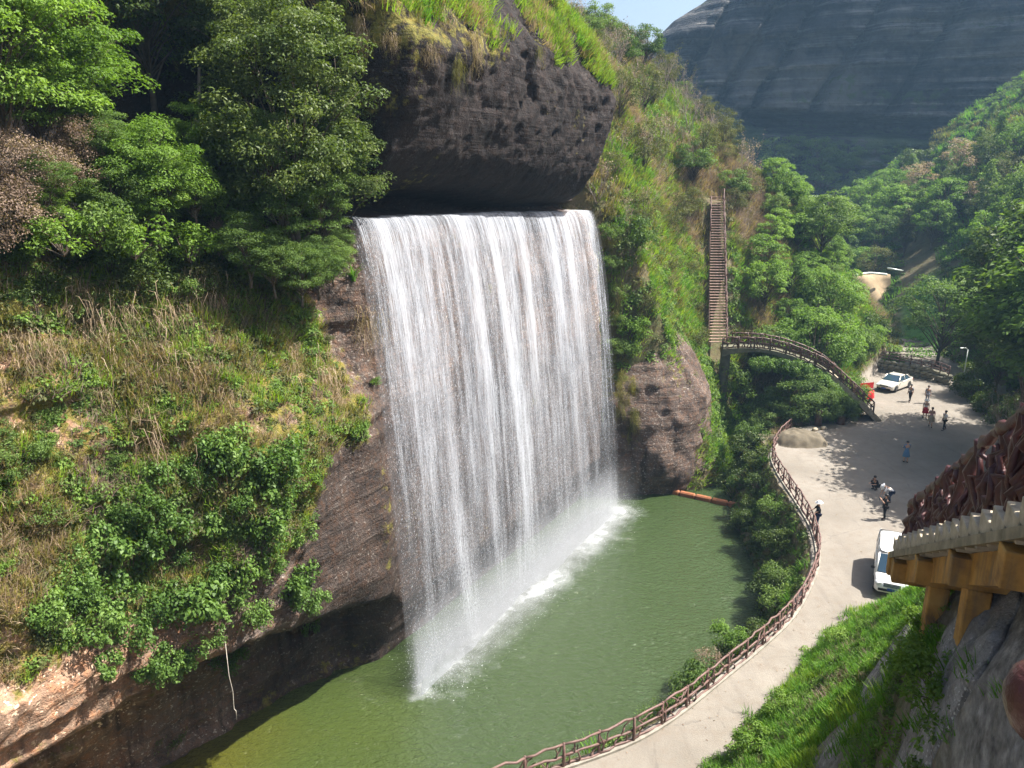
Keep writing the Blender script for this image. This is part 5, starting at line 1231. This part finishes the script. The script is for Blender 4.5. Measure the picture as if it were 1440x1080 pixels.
# close post of another faux log railing at the right edge of the view
lg = MB(); q = random.Random(5)
lg.tube([Vector((1.287, 1.73, 19.67)), Vector((1.297, 1.727, 19.672)), Vector((1.325, 1.72, 19.675)), Vector((1.37, 1.71, 19.68)), Vector((1.43, 1.69, 19.69)), Vector((1.6, 1.65, 19.7)), Vector((2.2, 1.5, 19.76))], [.03, .062, .098, .118, .125, .12, .12], 16, wob=.04, rr=q)
lg.tube([Vector((2.0, 1.55, 17.4)), Vector((2.0, 1.55, 19.74))], [.13, .12], 10)
lg2 = lg.build('handrail', M['faux']); tag(lg2, 'rounded purple brown handrail end cut off by the right edge of the picture', 'handrail')
lg2.location = (0, 0, 0)

# --- cars
M['white_paint'] = simple_mat('white_car_paint', (.72, .72, .7), .3, .5, var=.03, coat=.6, bump=0)
M['pearl_paint'] = simple_mat('pale_champagne_paint', (.62, .59, .52), .28, .5, metal=.15, var=.03, coat=.6, bump=0)
k = NT('tinted_glass'); M['glass'] = k.done(k.bsdf((.03, .06, .09), .06, .9))
M['tyre'] = simple_mat('tyre_rubber', (.02, .02, .02), .85, .2); M['rim'] = simple_mat('alloy_rim', (.45, .45, .46), .35, .5, metal=.8, bump=0)
M['chrome'] = simple_mat('bright_trim', (.6, .6, .6), .2, .5, metal=.9, bump=0); M['black_plastic'] = simple_mat('black_plastic', (.02, .02, .022), .6, .3, bump=0)
M['lamp_glass'] = simple_mat('headlamp_glass', (.6, .62, .65), .1, .7, bump=0); M['red_lamp'] = simple_mat('tail_lamp', (.35, .02, .02), .2, .5, bump=0); M['plate_blue'] = simple_mat('blue_plate', (.02, .06, .3), .4, .4, bump=0)
def sect(x, hw, zb, zt, rb=.12, rt=.2, n=4, tum=0.0):
    """rounded box section across the car at length x"""
    pts = []
    for (cy, cz, r_, a0) in ((hw - rb, zb + rb, rb, -90), (hw - rt - tum, zt - rt, rt, 0), (-(hw - rt - tum), zt - rt, rt, 90), (-(hw - rb), zb + rb, rb, 180)):
        for i in range(n + 1):
            an = R(a0 + 90 * i / n); pts.append(Vector((x, cy + r_ * math.cos(an), cz + r_ * math.sin(an))))
    return pts
def make_car(name, label, paint, body, cabin, hw, wheels, wr, loc, rz, plate_front=True):
    t = empty(name, loc, rz, label, 'van' if name.endswith('van') else 'car')
    bd = MB().loft([sect(x, hw * w, zb, zt, .1, rt) for x, w, zb, zt, rt in body]).build('body', M[paint], t)
    (x0, z0), (x1, z1), (x2, z2), (x3, z3) = cabin['side']         # windscreen foot, windscreen top, rear glass top, rear glass foot
    wb, wt = hw * .93, hw * cabin.get('top', .74)
    def yz(z): f = (z - min(z0, z3)) / (z1 - min(z0, z3)); return wb + (wt - wb) * max(0, min(1, f))
    # glasshouse: a closed dark lower volume with the painted roof and pillars laid over it
    ring = lambda x, z: [Vector((x, -yz(z), z)), Vector((x, yz(z), z))]
    zb = min(z0, z3) - .1
    g = MB(); V = []
    for x, z in ((x0, z0), (x1, z1), (x2, z2), (x3, z3)): V += [Vector((x, -yz(z), z)), Vector((x, yz(z), z)), Vector((x, -wb, zb)), Vector((x, wb, zb))]
    inner = MB().add(V, [(0, 1, 5, 4), (4, 5, 9, 8), (8, 9, 13, 12), (0, 4, 6, 2), (4, 8, 10, 6), (8, 12, 14, 10), (1, 3, 7, 5), (5, 7, 11, 9), (9, 11, 15, 13)]).build('cabin_lining', M['black_plastic'], t)
    ex = .012
    def pane(nm, pts, off, mat='glass', par=t):
        P = [Vector(p) for p in pts]; n = (P[1] - P[0]).cross(P[2] - P[0]).normalized(); n = n if n.dot(Vector(off)) > 0 else -n
        A = [p + n * ex for p in P]; B = [p - n * .01 for p in P]; k_ = len(P)
        return MB().add(A + B, [tuple(range(k_)), tuple(range(2 * k_ - 1, k_ - 1, -1))] + [(i, (i + 1) % k_, (i + 1) % k_ + k_, i + k_) for i in range(k_)]).build(nm, M[mat], par)
    def lerp2(a, b, f): return a + (b - a) * f
    def onfront(f, s): x, z = lerp2(x0, x1, f), lerp2(z0, z1, f); return (x, s * (yz(z)), z)
    def onrear(f, s): x, z = lerp2(x3, x2, f), lerp2(z3, z2, f); return (x, s * (yz(z)), z)
    pane('windscreen', [onfront(.04, -.9), onfront(.04, .9), onfront(.95, .9), onfront(.95, -.9)], (1, 0, .5))
    pane('rear_window', [onrear(.1, -.86), onrear(.1, .86), onrear(.93, .86), onrear(.93, -.86)], (-1, 0, .5))
    nsd = cabin.get('n', 2); zlo = max(z0, z3) - .02; zhi = z1 - .09
    fx = lambda z: lerp2(x0, x1, (z - z0) / (z1 - z0)); rx = lambda z: lerp2(x3, x2, (z - z3) / (z2 - z3))
    for s in (-1, 1):
        fl, fh = fx(zlo) - .16, fx(zhi) - .1; rl, rh = rx(zlo) + .18, rx(zhi) + .12
        for i in range(nsd):
            a, b = i / nsd + .012, (i + 1) / nsd - .012
            pane('side_window', [(lerp2(fl, rl, a), s * yz(zlo), zlo), (lerp2(fl, rl, b), s * yz(zlo), zlo), (lerp2(fh, rh, b), s * yz(zhi), zhi), (lerp2(fh, rh, a), s * yz(zhi), zhi)], (0, s, .3))
        pr = MB()
        for a in [0] + [i / nsd for i in range(1, nsd)] + [1]:
            lo = Vector((lerp2(fl + .08, rl - .08, a), s * (yz(zlo) + .004), zlo - .05)); hi = Vector((lerp2(fh + .06, rh - .06, a), s * (yz(zhi) + .004), zhi + .06)); pr.tube([lo, hi], [.045, .035], 6)
        pr.tube([Vector((x0 - .03, s * wb * .985, z0)), Vector((x1, s * wt * .97, z1 - .02))], [.045, .05], 6)
        pr.tube([Vector((x3 + .03, s * wb * .985, z3)), Vector((x2, s * wt * .97, z2 - .02))], [.06, .055], 6)
        pr.build('pillars', M[paint], t)
        mb = MB().box((x0 - .32, s * (hw + .1), z0 + .08), (.12, .2, .14), None, .04); mb.build('mirror', M['black_plastic'] if name.endswith('van') else M[paint], t)
        zc = body[len(body) // 2][2] + .38
        for xx in cabin['handles']: MB().box((xx, s * (hw + .005), zlo - .16), (.18, .03, .035), None, .01).build('handle', M['chrome'], t)
    MB().loft([[Vector((x, y * wt * 1.02, z + .035 * (1 - abs(y) ** 3) - .02)) for y in (-1, -.8, -.4, 0, .4, .8, 1)] + [Vector((x, y * wt * 1.02, z - .05)) for y in (1, 0, -1)] for x, z in ((x1 + .05, z1 - .03), (x1 - .25, z1 + .01), ((x1 + x2) / 2, max(z1, z2) + .03), (x2 + .25, z2 + .01), (x2 - .04, z2 - .03))]).build('roof', M[paint], t)
    for wx in wheels:
        for s in (-1, 1):
            w = MB(); c = Vector((wx, s * (hw - .1), wr)); w.loft([[c + Vector((wr * f * math.cos(6.2832 * i / 20), s * y, wr * f * math.sin(6.2832 * i / 20))) for i in range(20)] for f, y in ((.6, -.1), (.97, -.1), (1, -.05), (1, .06), (.95, .1), (.62, .115))])
            wo_ = w.build('wheel', M['tyre'], t)
            rm = MB().loft([[c + Vector((wr * f * math.cos(6.2832 * i / 20), s * y, wr * f * math.sin(6.2832 * i / 20))) for i in range(20)] for f, y in ((.62, .10), (.6, .118), (.5, .09), (.14, .085), (.12, .11))])
            for i in range(5):
                an = 6.2832 * i / 5; rm.box(c + Vector((wr * .36 * math.cos(an), s * .1, wr * .36 * math.sin(an))), (wr * .5, .03, .05), Matrix.Rotation(-an, 3, 'Y'), .008)
            rm.build('rim', M['rim'], wo_)
            MB().loft([[Vector((wx + (wr + .07) * math.cos(a_) * f, s * (hw + y), wr + (wr + .07) * math.sin(a_) * f)) for a_ in [math.pi * i / 12 for i in range(13)]] for f, y in ((1.0, -.08), (1.0, .012), (.93, .012), (.93, -.08))], False).build('wheel_arch', M['black_plastic'], t)
    xf = body[-1][0]; xb = body[0][0]; L = cabin['lights']
    for s in (-1, 1):
        MB().box((xf - .11, s * hw * .74, L[0]), (.3, hw * .36, L[1]), Matrix.Rotation(-s * .35, 3, 'Z'), .05).build('headlight', M['lamp_glass'], t)
        MB().box((xb + .05, s * hw * .78, L[0] + .1), (.16, hw * .3, L[1] + .05), Matrix.Rotation(s * .25, 3, 'Z'), .04).build('tail_light', M['red_lamp'], t)
    gr = MB().box((xf - .015, 0, L[0] - .03), (.06, hw * .95, L[1] + .02), None, .02).build('grille', M['black_plastic'], t)
    for i in range(3): MB().box((xf + .018, 0, L[0] - .09 + i * .06), (.02, hw * .9, .018), None, .004).build('grille_bar', M['chrome'], gr)
    MB().box((xf - .02, 0, L[0] - .3), (.08, hw * 1.5, .16), None, .03).build('lower_bumper', M['black_plastic'], t)
    if plate_front: MB().box((xf + .03, 0, L[0] - .24), (.02, .44, .14), None, .01).build('number_plate', M['plate_blue'], t)
    return t
# sedan: front towards the camera's left
sedan_body = [(-2.3, .80, .42, .86, .12), (-2.2, .93, .28, .98, .12), (-1.6, .99, .2, 1.0, .12), (-.4, 1.0, .18, .95, .1), (.9, 1.0, .18, .93, .1), (1.5, .98, .2, .88, .12), (2.05, .92, .24, .76, .14), (2.28, .74, .34, .66, .12)]
make_car('parked_sedan', 'pale cream sedan parked at the back of the plaza facing the bridge', 'pearl_paint', sedan_body, {'side': [(.98, .92), (.28, 1.44), (-.95, 1.43), (-1.78, .98)], 'n': 2, 'handles': (-.05, -.95), 'lights': (.66, .15)}, .9, (1.42, -1.38), .32, (38.7, 75.6, .03), math.atan2(-.64, -.77))
van_body = [(-2.3, .92, .4, 1.05, .1), (-2.22, .98, .3, 1.12, .1), (-1.2, 1.0, .25, 1.12, .08), (.6, 1.0, .25, 1.1, .08), (1.5, .99, .25, 1.04, .12), (2.0, .95, .27, .96, .16), (2.3, .82, .34, .8, .14)]
make_car('parked_van', 'white passenger van parked on the road beside the ochre walkway', 'white_paint', van_body, {'side': [(1.55, 1.03), (.85, 1.86), (-2.05, 1.9), (-2.26, 1.1)], 'top': .84, 'n': 3, 'handles': (.25, -.6), 'lights': (.78, .2)}, .86, (1.45, -1.4), .33, (20.3, 37.3, .02), math.atan2(-.88, -.42))

# --- red cloth stand, stumps and small things by the bridge foot
M['red_cloth'] = simple_mat('red_cloth', (.5, .03, .03), .8, .2, var=.25, scale=3)
rs = empty('red_stall', (33.6, 71.2, 0), .3, 'small stall draped in red cloth between the bridge railing and the sedan', 'stall')
MB().box((0, 0, .5), (1.7, .8, 1.0), None, .04).build('red_cover', M['red_cloth'], rs)
cl_ = MB(); rings = []
for z, g in ((1.0, 0), (1.06, .03), (.75, .07), (.3, .12)):
    rings.append([Vector(((.87 + g) * math.copysign(min(1, abs(math.cos(a) * 1.3)), math.cos(a)) * (1 + .04 * math.sin(9 * a)), (.42 + g) * math.copysign(min(1, abs(math.sin(a) * 1.3)), math.sin(a)) * (1 + .06 * math.sin(11 * a)), z)) for a in [6.2832 * i / 40 for i in range(40)]])
cl_.loft(rings, False).build('cloth_skirt', M['red_cloth'], rs)
for sx in (-.8, .8): MB().tube([(sx, -.3, 0), (sx, -.3, 1.9)], .03, 6).build('pole', M['stringer'], rs)
MB().loft([[Vector((x, -.33 + dx, z)) for dx, z in ((0, 1.25), (.02, 1.25), (.02, 1.85), (0, 1.85))] for x in (-.8, -.3, .3, .8)], True, 0, False).build('banner', M['red_cloth'], rs)
for i, (u, v, h, r_, lab) in enumerate([(1182, 596, .75, .33, 'cut tree stump bin standing at the foot of the bridge stairs'), (1150, 598, 1.35, .3, 'tall brown trunk post at the plaza edge under the bridge')]):
    p = on_level(u, v); sb = MB().tube([p - Vector((0, 0, .05)), p + Vector((0, 0, h * .3)), p + Vector((0, 0, h * .9)), p + Vector((0, 0, h))], [r_ * 1.15, r_, r_ * .97, r_ * .93], 12, wob=.06)
    tag(sb.build('tree_stump', M['rail_dark']), lab, 'stump')
for i, (u, v) in enumerate([(1146, 606), (1158, 604)]):
    p = on_level(u, v); tag(MB().loft([[p + Vector((.26 * f * math.cos(a), .2 * f * math.sin(a) * (1 + .2 * math.cos(3 * a + i)), z)) for a in [6.2832 * kk / 10 for kk in range(10)]] for f, z in ((.9, -.03), (1.05, .12), (.8, .24), (.35, .3))]).build('pale_stone', M['step_top']), ['pale stone lying left of its twin at the plaza edge under the trees', 'pale stone lying right of its twin at the plaza edge under the trees'][i], 'stone')
lp_ = on_level(1352, 549); lpo = empty('lamp_post', lp_, 0, 'thin pale lamp post at the right side of the plaza', 'lamp post')
M['galv'] = simple_mat('pale_metal', (.5, .55, .5), .45, .4, metal=.3, bump=0)
MB().tube([(0, 0, 0), (0, 0, 2), (0, 0, 4.2)], [.07, .055, .045], 8).build('pole', M['galv'], lpo)
MB().tube([(0, 0, 4.2), (-.2, 0, 4.35), (-.5, 0, 4.38)], .03, 6).build('arm', M['galv'], lpo); MB().box((-.62, 0, 4.37), (.34, .14, .06), None, .02).build('lamp_head', M['galv'], lpo)
# dry stone wall curving behind the sedan, fence on top
wpth = smooth_path([Vector(p) for p in ((40.2, 82.5, .75), (41.6, 81.4, .7), (43.2, 80.0, .65), (44.3, 78.2, .55), (44.9, 76.4, .4))], 8)
wall = empty('stone_wall', wpth[0], 0, 'low mossy stone wall curving behind the parked sedan', 'wall')
M['stone'] = simple_mat('mossy_stone', (.16, .15, .11), .9, .2, var=.5, scale=2, bump=.4)
stones = [MB().box((0, 0, 0), (.62, .5, .34), Matrix.Rotation(.1 * i, 3, 'X'), .08).mesh('stone', M['stone']) for i in range(3)]
for row in range(4):
    for p in resample(wpth, .66)[:-1]:
        o = link('stone', stones[rng.randrange(3)], wall); o.location = p - wpth[0] + Vector((rng.uniform(-.05, .05) + .2 * (row % 2), rng.uniform(-.05, .05), -.6 + row * .34)); o.rotation_euler = (rng.uniform(-.1, .1), rng.uniform(-.1, .1), -.7 + rng.uniform(-.3, .3))
tf = empty('terrace_fence', wpth[0] + Vector((0, 0, .75)), 0, 'low reddish branch fence on top of the stone wall behind the sedan', 'fence')
branch_fence(tf, [p - wpth[0] + Vector((0, .3, 0)) for p in wpth], .8, 1.1, random.Random(41), M['rail'], .04, 2)
# crop rows of the terraced plot
for i in range(9):
    y = 88 + i * 2.3; xc = 43.5 + .46 * (y - 86) + 3.5; z = hz(xc, y); m = MB()
    n = 150; C = np.stack([rr.uniform(-1.9, 1.9, n) + xc, rr.normal(0, .18, n) + y, z + rr.uniform(.05, .5, n)], 1)
    V, Q = leaf_cloud(C, unit(rr.normal(size=(n, 3)) * .5 + [0, 0, 1]), rr, .34, .14)
    tag(link('crop_row', quad_mesh('crop_row', V, Q, M['grass_green'], False, {'var': ('FACE', rr.uniform(0, 1, n))})), 'row of bright green crops on the terraced plot beyond the stone wall', 'crop row', 'crop rows on the terraced plot')
# pale earth patch with a white pipe far up the valley
pa = [at_y(1203, 387, 112), at_y(1222, 384, 113), at_y(1247, 386, 114)]
tag(MB().tube(smooth_path(pa, 4), .16, 7).build('white_pipe', M['galv']), 'long white pipe above the bare earth patch in the valley', 'pipe')
pb = [at_y(1248, 377, 116), at_y(1270, 381, 116)]
tag(MB().tube(pb, .13, 7).build('white_pipe', M['galv']), 'short white pipe slanting right of the long one', 'pipe')
eb = MB(); c0 = at_y(1228, 405, 114); rings = []
for j in range(7):
    f = j / 6; rings.append([Vector((c0.x + (x_ - .5) * 5.6, c0.y - 1.2 + 2.4 * f + .25 * math.sin(7 * x_ + 3 * f), c0.z - 2.6 + 4.4 * f + .12 * math.sin(9 * x_ + j))) for x_ in [i / 12 for i in range(13)]])
back = [Vector((p.x, p.y + 3.2, p.z - .3)) for p in rings[-1]]; low = [Vector((p.x, p.y + .2, p.z - 4)) for p in rings[0]]
rings = [low] + rings + [back]; V = [p for rg in rings for p in rg]; F = [(i * 13 + k_, i * 13 + k_ + 1, (i + 1) * 13 + k_ + 1, (i + 1) * 13 + k_) for i in range(len(rings) - 1) for k_ in range(12)]
eb.add(V, F, 0, True); tag(eb.build('earth_bank', simple_mat('pale_earth', (.36, .27, .17), .95, .1, var=.3, scale=.8, bump=.5)), kind='structure')
# grey slatted roof among the trees
rf = empty('shed', at_y(1122, 292, 98), .35, 'grey sheet roofed shed half hidden among hillside trees', 'shed')
M['sheet'] = simple_mat('grey_sheet_roof', (.3, .33, .34), .5, .4, var=.2, bump=.1)
for i in range(9): MB().box((-1.6 + i * .4, 0, 0), (.36, 4.2, .05), Matrix.Rotation(-.75, 3, 'X'), .01).build('roof_sheet', M['sheet'], rf)
for sx in (-1.6, 1.6):
    for sy in (-1.2, 1.2): MB().tube([(sx, sy, -1.1 * sy * .95), (sx, sy, -3.5)], .08, 6).build('post', M['stringer'], rf)
# ------------------------------------------------------------------ people
M['skin'] = simple_mat('skin', (.42, .25, .17), .6, .3, var=.06, bump=0); M['hair'] = simple_mat('black_hair', (.012, .01, .01), .5, .4, bump=0)
def cloth(nm, c): return simple_mat(nm, c, .85, .15, var=.12, scale=6, bump=.1)
CL = {'black': cloth('black_cloth', (.015, .015, .018)), 'white': cloth('white_cloth', (.72, .72, .72)), 'grey': cloth('grey_cloth', (.22, .23, .27)), 'blue': cloth('blue_cloth', (.1, .2, .33)), 'red': cloth('red_fabric', (.45, .02, .04)), 'pink': cloth('pink_cloth', (.5, .26, .28)), 'navy': cloth('navy_cloth', (.02, .03, .07)), 'tan': cloth('tan_cloth', (.35, .29, .22))}
def skin_mesh(name, V, E, Rd, mat, parent, root=0, lev=1):
    me = bpy.data.meshes.new(name); me.from_pydata([tuple(v) for v in V], E, []); me.materials.append(mat)
    o = link(name, me, parent); sk = o.modifiers.new('skin', 'SKIN'); sk.use_smooth_shade = True
    lay = me.skin_vertices[0] if me.skin_vertices else None
    if lay is None:
        me.update(); bpy.context.view_layer.update(); lay = me.skin_vertices[0]
    for i, r_ in enumerate(Rd): lay.data[i].radius = (r_, r_) if not hasattr(r_, '__len__') else r_; lay.data[i].use_root = (i == root)
    sb = o.modifiers.new('smooth', 'SUBSURF'); sb.levels = lev; sb.render_levels = lev
    return o
def person(label, loc, rz, pose='stand', top='white', bottom='black', skirt=False, hat=None, arms=('down', 'down'), scale=1.0, hair_long=False, group=None):
    t = empty('person', loc, rz, label, 'person'); t.scale = (scale,) * 3
    # joints, facing +X; z up
    hip = .92; J = {}
    if pose == 'stand' or pose == 'walk':
        st = .17 if pose == 'walk' else .03
        J = dict(pel=(0, 0, .95), waist=(.0, 0, 1.08), chest=(.01, 0, 1.27), neck=(.015, 0, 1.45), chin=(.03, 0, 1.54), head=(.035, 0, 1.64))
        for s, nm in ((1, 'l'), (-1, 'r')):
            f = st * s; J['hip' + nm] = (0, s * .09, .9); J['knee' + nm] = (f * .6 + .03, s * .1, .5); J['ank' + nm] = (f - (.06 if f < 0 else 0), s * .1, .09 + (.06 if f < -.1 else 0)); J['toe' + nm] = (f + .16, s * .115, .035)
    elif pose == 'squat':
        J = dict(pel=(-.12, 0, .3), waist=(-.06, 0, .42), chest=(.06, 0, .58), neck=(.12, 0, .74), chin=(.16, 0, .82), head=(.18, 0, .92))
        for s, nm in ((1, 'l'), (-1, 'r')): J['hip' + nm] = (-.1, s * .1, .28); J['knee' + nm] = (.26, s * .15, .46); J['ank' + nm] = (.06, s * .13, .08); J['toe' + nm] = (.22, s * .15, .035)
    elif pose == 'bend':
        J = dict(pel=(-.12, 0, .78), waist=(-.02, 0, .9), chest=(.16, 0, .99), neck=(.32, 0, 1.05), chin=(.39, 0, 1.07), head=(.47, 0, 1.08))
        for s, nm in ((1, 'l'), (-1, 'r')): J['hip' + nm] = (-.12, s * .09, .74); J['knee' + nm] = (.05, s * .11, .44); J['ank' + nm] = (-.03, s * .11, .09); J['toe' + nm] = (.13, s * .12, .035)
    ch = Vector(J['chest']); nk = Vector(J['neck']); up = (nk - ch).normalized()
    for s, nm, am in ((1, 'l', arms[0]), (-1, 'r', arms[1])):
        sh = ch + up * .13 + Vector((0, s * .18, 0)); J['sh' + nm] = sh
        if am == 'down': e, w = sh + Vector((-.02, s * .05, -.27)), sh + Vector((.06, s * .05, -.5))
        elif am == 'phone': e, w = sh + Vector((.14, s * .06, -.22)), sh + Vector((.3, -s * .06, -.02))
        elif am == 'front': e, w = sh + Vector((.1, s * .06, -.25)), sh + Vector((.3, s * -.02, -.24))
        elif am == 'rail': e, w = sh + Vector((.14, s * .08, -.22)), sh + Vector((.34, s * .06, -.34))
        elif am == 'ground': e, w = sh + Vector((.12, s * .03, -.25)), sh + Vector((.2, s * .0, -.48))
        J['el' + nm] = e; J['wr' + nm] = w; J['ha' + nm] = w + (w - e).normalized() * .08
    order = ['pel', 'waist', 'chest', 'neck', 'chin', 'head', 'hipl', 'kneel', 'ankl', 'toel', 'hipr', 'kneer', 'ankr', 'toer', 'shl', 'ell', 'wrl', 'hal', 'shr', 'elr', 'wrr', 'har']
    rad = dict(pel=(.13, .11), waist=(.12, .095), chest=(.135, .11), neck=.052, chin=.07, head=.098, hip=.085, knee=.055, ank=.036, toe=.032, sh=.055, el=.04, wr=.028, ha=.034)
    ix = {n: i for i, n in enumerate(order)}; V = [Vector(J[n]) for n in order]
    E = [('pel', 'waist'), ('waist', 'chest'), ('chest', 'neck'), ('neck', 'chin'), ('chin', 'head')]
    for nm in 'lr': E += [('pel', 'hip' + nm), ('hip' + nm, 'knee' + nm), ('knee' + nm, 'ank' + nm), ('ank' + nm, 'toe' + nm), ('chest', 'sh' + nm), ('sh' + nm, 'el' + nm), ('el' + nm, 'wr' + nm), ('wr' + nm, 'ha' + nm)]
    rd = [rad.get(n) or rad[n[:-1]] for n in order]
    # fingers: short chains from the palm
    EE = [(ix[a], ix[b]) for a, b in E]
    for nm, s in (('l', 1), ('r', -1)):
        hd = Vector(J['ha' + nm]); dv = (hd - Vector(J['wr' + nm])).normalized(); sd = dv.cross(Vector((0, 0, 1))); sd = sd.normalized() if sd.length > .1 else Vector((1, 0, 0))
        for fi, (off, ln) in enumerate(((-.024, .06), (-.008, .072), (.008, .068), (.024, .052), (.04, .045))):
            a = len(V); V.append(hd + sd * off + dv * (.028 if fi < 4 else -.01)); V.append(hd + sd * off * 1.2 + dv * (.028 + ln if fi < 4 else .035)); rd += [.0085, .0075]; EE += [(ix['ha' + nm], a), (a, a + 1)]
    skin_mesh('body', V, EE, rd, M['skin'], t)
    def part(nm, ns, es, mat, k=1.16, ad=.012):
        id_ = {n: i for i, n in enumerate(ns)}
        return skin_mesh(nm, [Vector(J[n]) if n in J else EX[n] for n in ns], [(id_[a], id_[b]) for a, b in es], [tuple(x * k + ad for x in ((rad.get(n) or rad.get(n[:-1], .05)) if hasattr(rad.get(n) or rad.get(n[:-1], .05), '__len__') else ((rad.get(n) or rad.get(n[:-1], .05)),) * 2)) for n in ns], mat, t)
    EX = {}
    part('shirt', ['waist', 'pel', 'chest', 'shl', 'ell', 'shr', 'elr'], [('pel', 'waist'), ('waist', 'chest'), ('chest', 'shl'), ('shl', 'ell'), ('chest', 'shr'), ('shr', 'elr')], CL[top])
    if skirt:
        pl = Vector(J['pel']); MB().loft([[pl + Vector((rx_ * math.cos(a) * (1 + .05 * math.sin(5 * a)), rx_ * 1.1 * math.sin(a), dz)) for a in [6.2832 * i / 16 for i in range(16)]] for rx_, dz in ((.13, .1), (.19, -.1), (.25, -.45), (.24, -.46))], False).build('skirt', CL[bottom], t)
    else: part('trousers', ['pel', 'hipl', 'kneel', 'ankl', 'hipr', 'kneer', 'ankr'], [('pel', 'hipl'), ('hipl', 'kneel'), ('kneel', 'ankl'), ('pel', 'hipr'), ('hipr', 'kneer'), ('kneer', 'ankr')], CL[bottom], 1.12)
    for nm in 'lr':
        a, b = Vector(J['ank' + nm]), Vector(J['toe' + nm]); MB().tube([a - Vector((.05, 0, .035)), a.lerp(b, .4) - Vector((0, 0, .02)), b], [.048, .05, .036], 8).build('shoe', M['black_plastic'], t)
    h = Vector(J['head']); c = Vector(J['chin']); ax = (h - c).normalized(); fw = Vector((1, 0, 0)) - ax * ax.x; fw.normalize(); fw = fw if pose != 'bend' else Vector((.3, 0, -1)).normalized(); sdv = ax.cross(fw)
    hm = MB(); rings = []
    for j in range(7):
        th = j / 6 * 1.75; rr_ = .118 * math.sin(th) + .004; dz = .118 * math.cos(th)
        rings.append([h + ax * (dz + .012) + (fw * math.cos(a) * rr_ * (1.0 if math.cos(a) < .5 else max(.55, 1 - .35 * max(0, th - .9))) + sdv * math.sin(a) * rr_ * .9) - fw * .015 for a in [6.2832 * i / 14 for i in range(14)]])
    hm.loft(rings, False).build('hair', M['hair'], t)
    if hair_long: MB().tube([h - fw * .07, h - fw * .1 - ax * .12, h - fw * .1 - ax * .26], [.08, .075, .04], 8).build('long_hair', M['hair'], t)
    face = MB(); face.tube([h + fw * .088 - ax * .0, h + fw * .112 - ax * .03], [.012, .016], 6); face.build('nose', M['skin'], t)
    for s in (-1, 1): MB().ball(h + fw * .088 + sdv * s * .034 + ax * .012, .012, 6, 5).build('eye', M['hair'], t); MB().ball(h + sdv * s * .095 - ax * .01, (.02, .012, .03), 6, 5).build('ear', M['skin'], t)
    MB().ball(h + fw * .09 - ax * .058, (.012, .024, .008), 6, 5).build('mouth', CL['pink'], t)
    if hat: MB().loft([[h + ax * z + fw * rr_ * math.cos(a) + sdv * rr_ * math.sin(a) for a in [6.2832 * i / 18 for i in range(18)]] for rr_, z in ((.118, .03), (.24, .02), (.235, .035), (.125, .06), (.115, .14), (.06, .165), (.01, .17))], False).build('hat', CL[hat], t)
    return t
def stand_at(u, v): p = on_level(u, v); return (p.x, p.y, 0.0)
person('person in dark clothes walking past the parked sedan', stand_at(1279, 565), R(215), 'walk', 'grey', 'black')
person('person in a grey shirt near the back of the plaza behind the sedan', stand_at(1303, 567), R(260), 'stand', 'grey', 'grey')
person('person in white hat and white top with a red skirt', stand_at(1300, 588), R(250), 'walk', 'white', 'red', True, 'white')
person('person in a pink top and tan skirt beside the one with the red skirt', stand_at(1308, 600), R(240), 'walk', 'pink', 'tan', True, None, hair_long=True)
person('person in a white shirt and black trousers in the tree shade', stand_at(1327, 605), R(190), 'walk', 'white', 'black', arms=('front', 'down'))
person('person in pale blue standing alone in the middle of the plaza shade', stand_at(1273, 650), R(90), 'stand', 'blue', 'blue', True, arms=('front', 'front'), scale=.97)
person('person in black squatting at the edge of the shade', stand_at(1231, 688), R(200), 'squat', 'black', 'black', arms=('front', 'front'))
person('person in a white patterned top bending down with a pale hat', stand_at(1250, 706), R(170), 'bend', 'white', 'navy', False, 'white', arms=('ground', 'ground'))
person('person in black standing in the sun holding a phone up', stand_at(1243, 731), R(170), 'stand', 'black', 'black', arms=('phone', 'phone'), hair_long=True)
pp = person('person in dark clothes and a white hat leaning at the pool fence', (18.75, 43.6, 0), R(178), 'stand', 'black', 'navy', False, 'white', arms=('rail', 'rail'))
hp_ = MB(); p = Vector(stand_at(1243, 731)); ang = R(170)
hp_.box((.41, 0, 1.38), (.012, .075, .15), Matrix.Rotation(-.2, 3, 'Y'), .004)
ph = hp_.build('phone', M['black_plastic']); ph.location = p; ph.rotation_euler = (0, 0, ang); tag(ph, 'black phone held up by the person in black', 'phone')
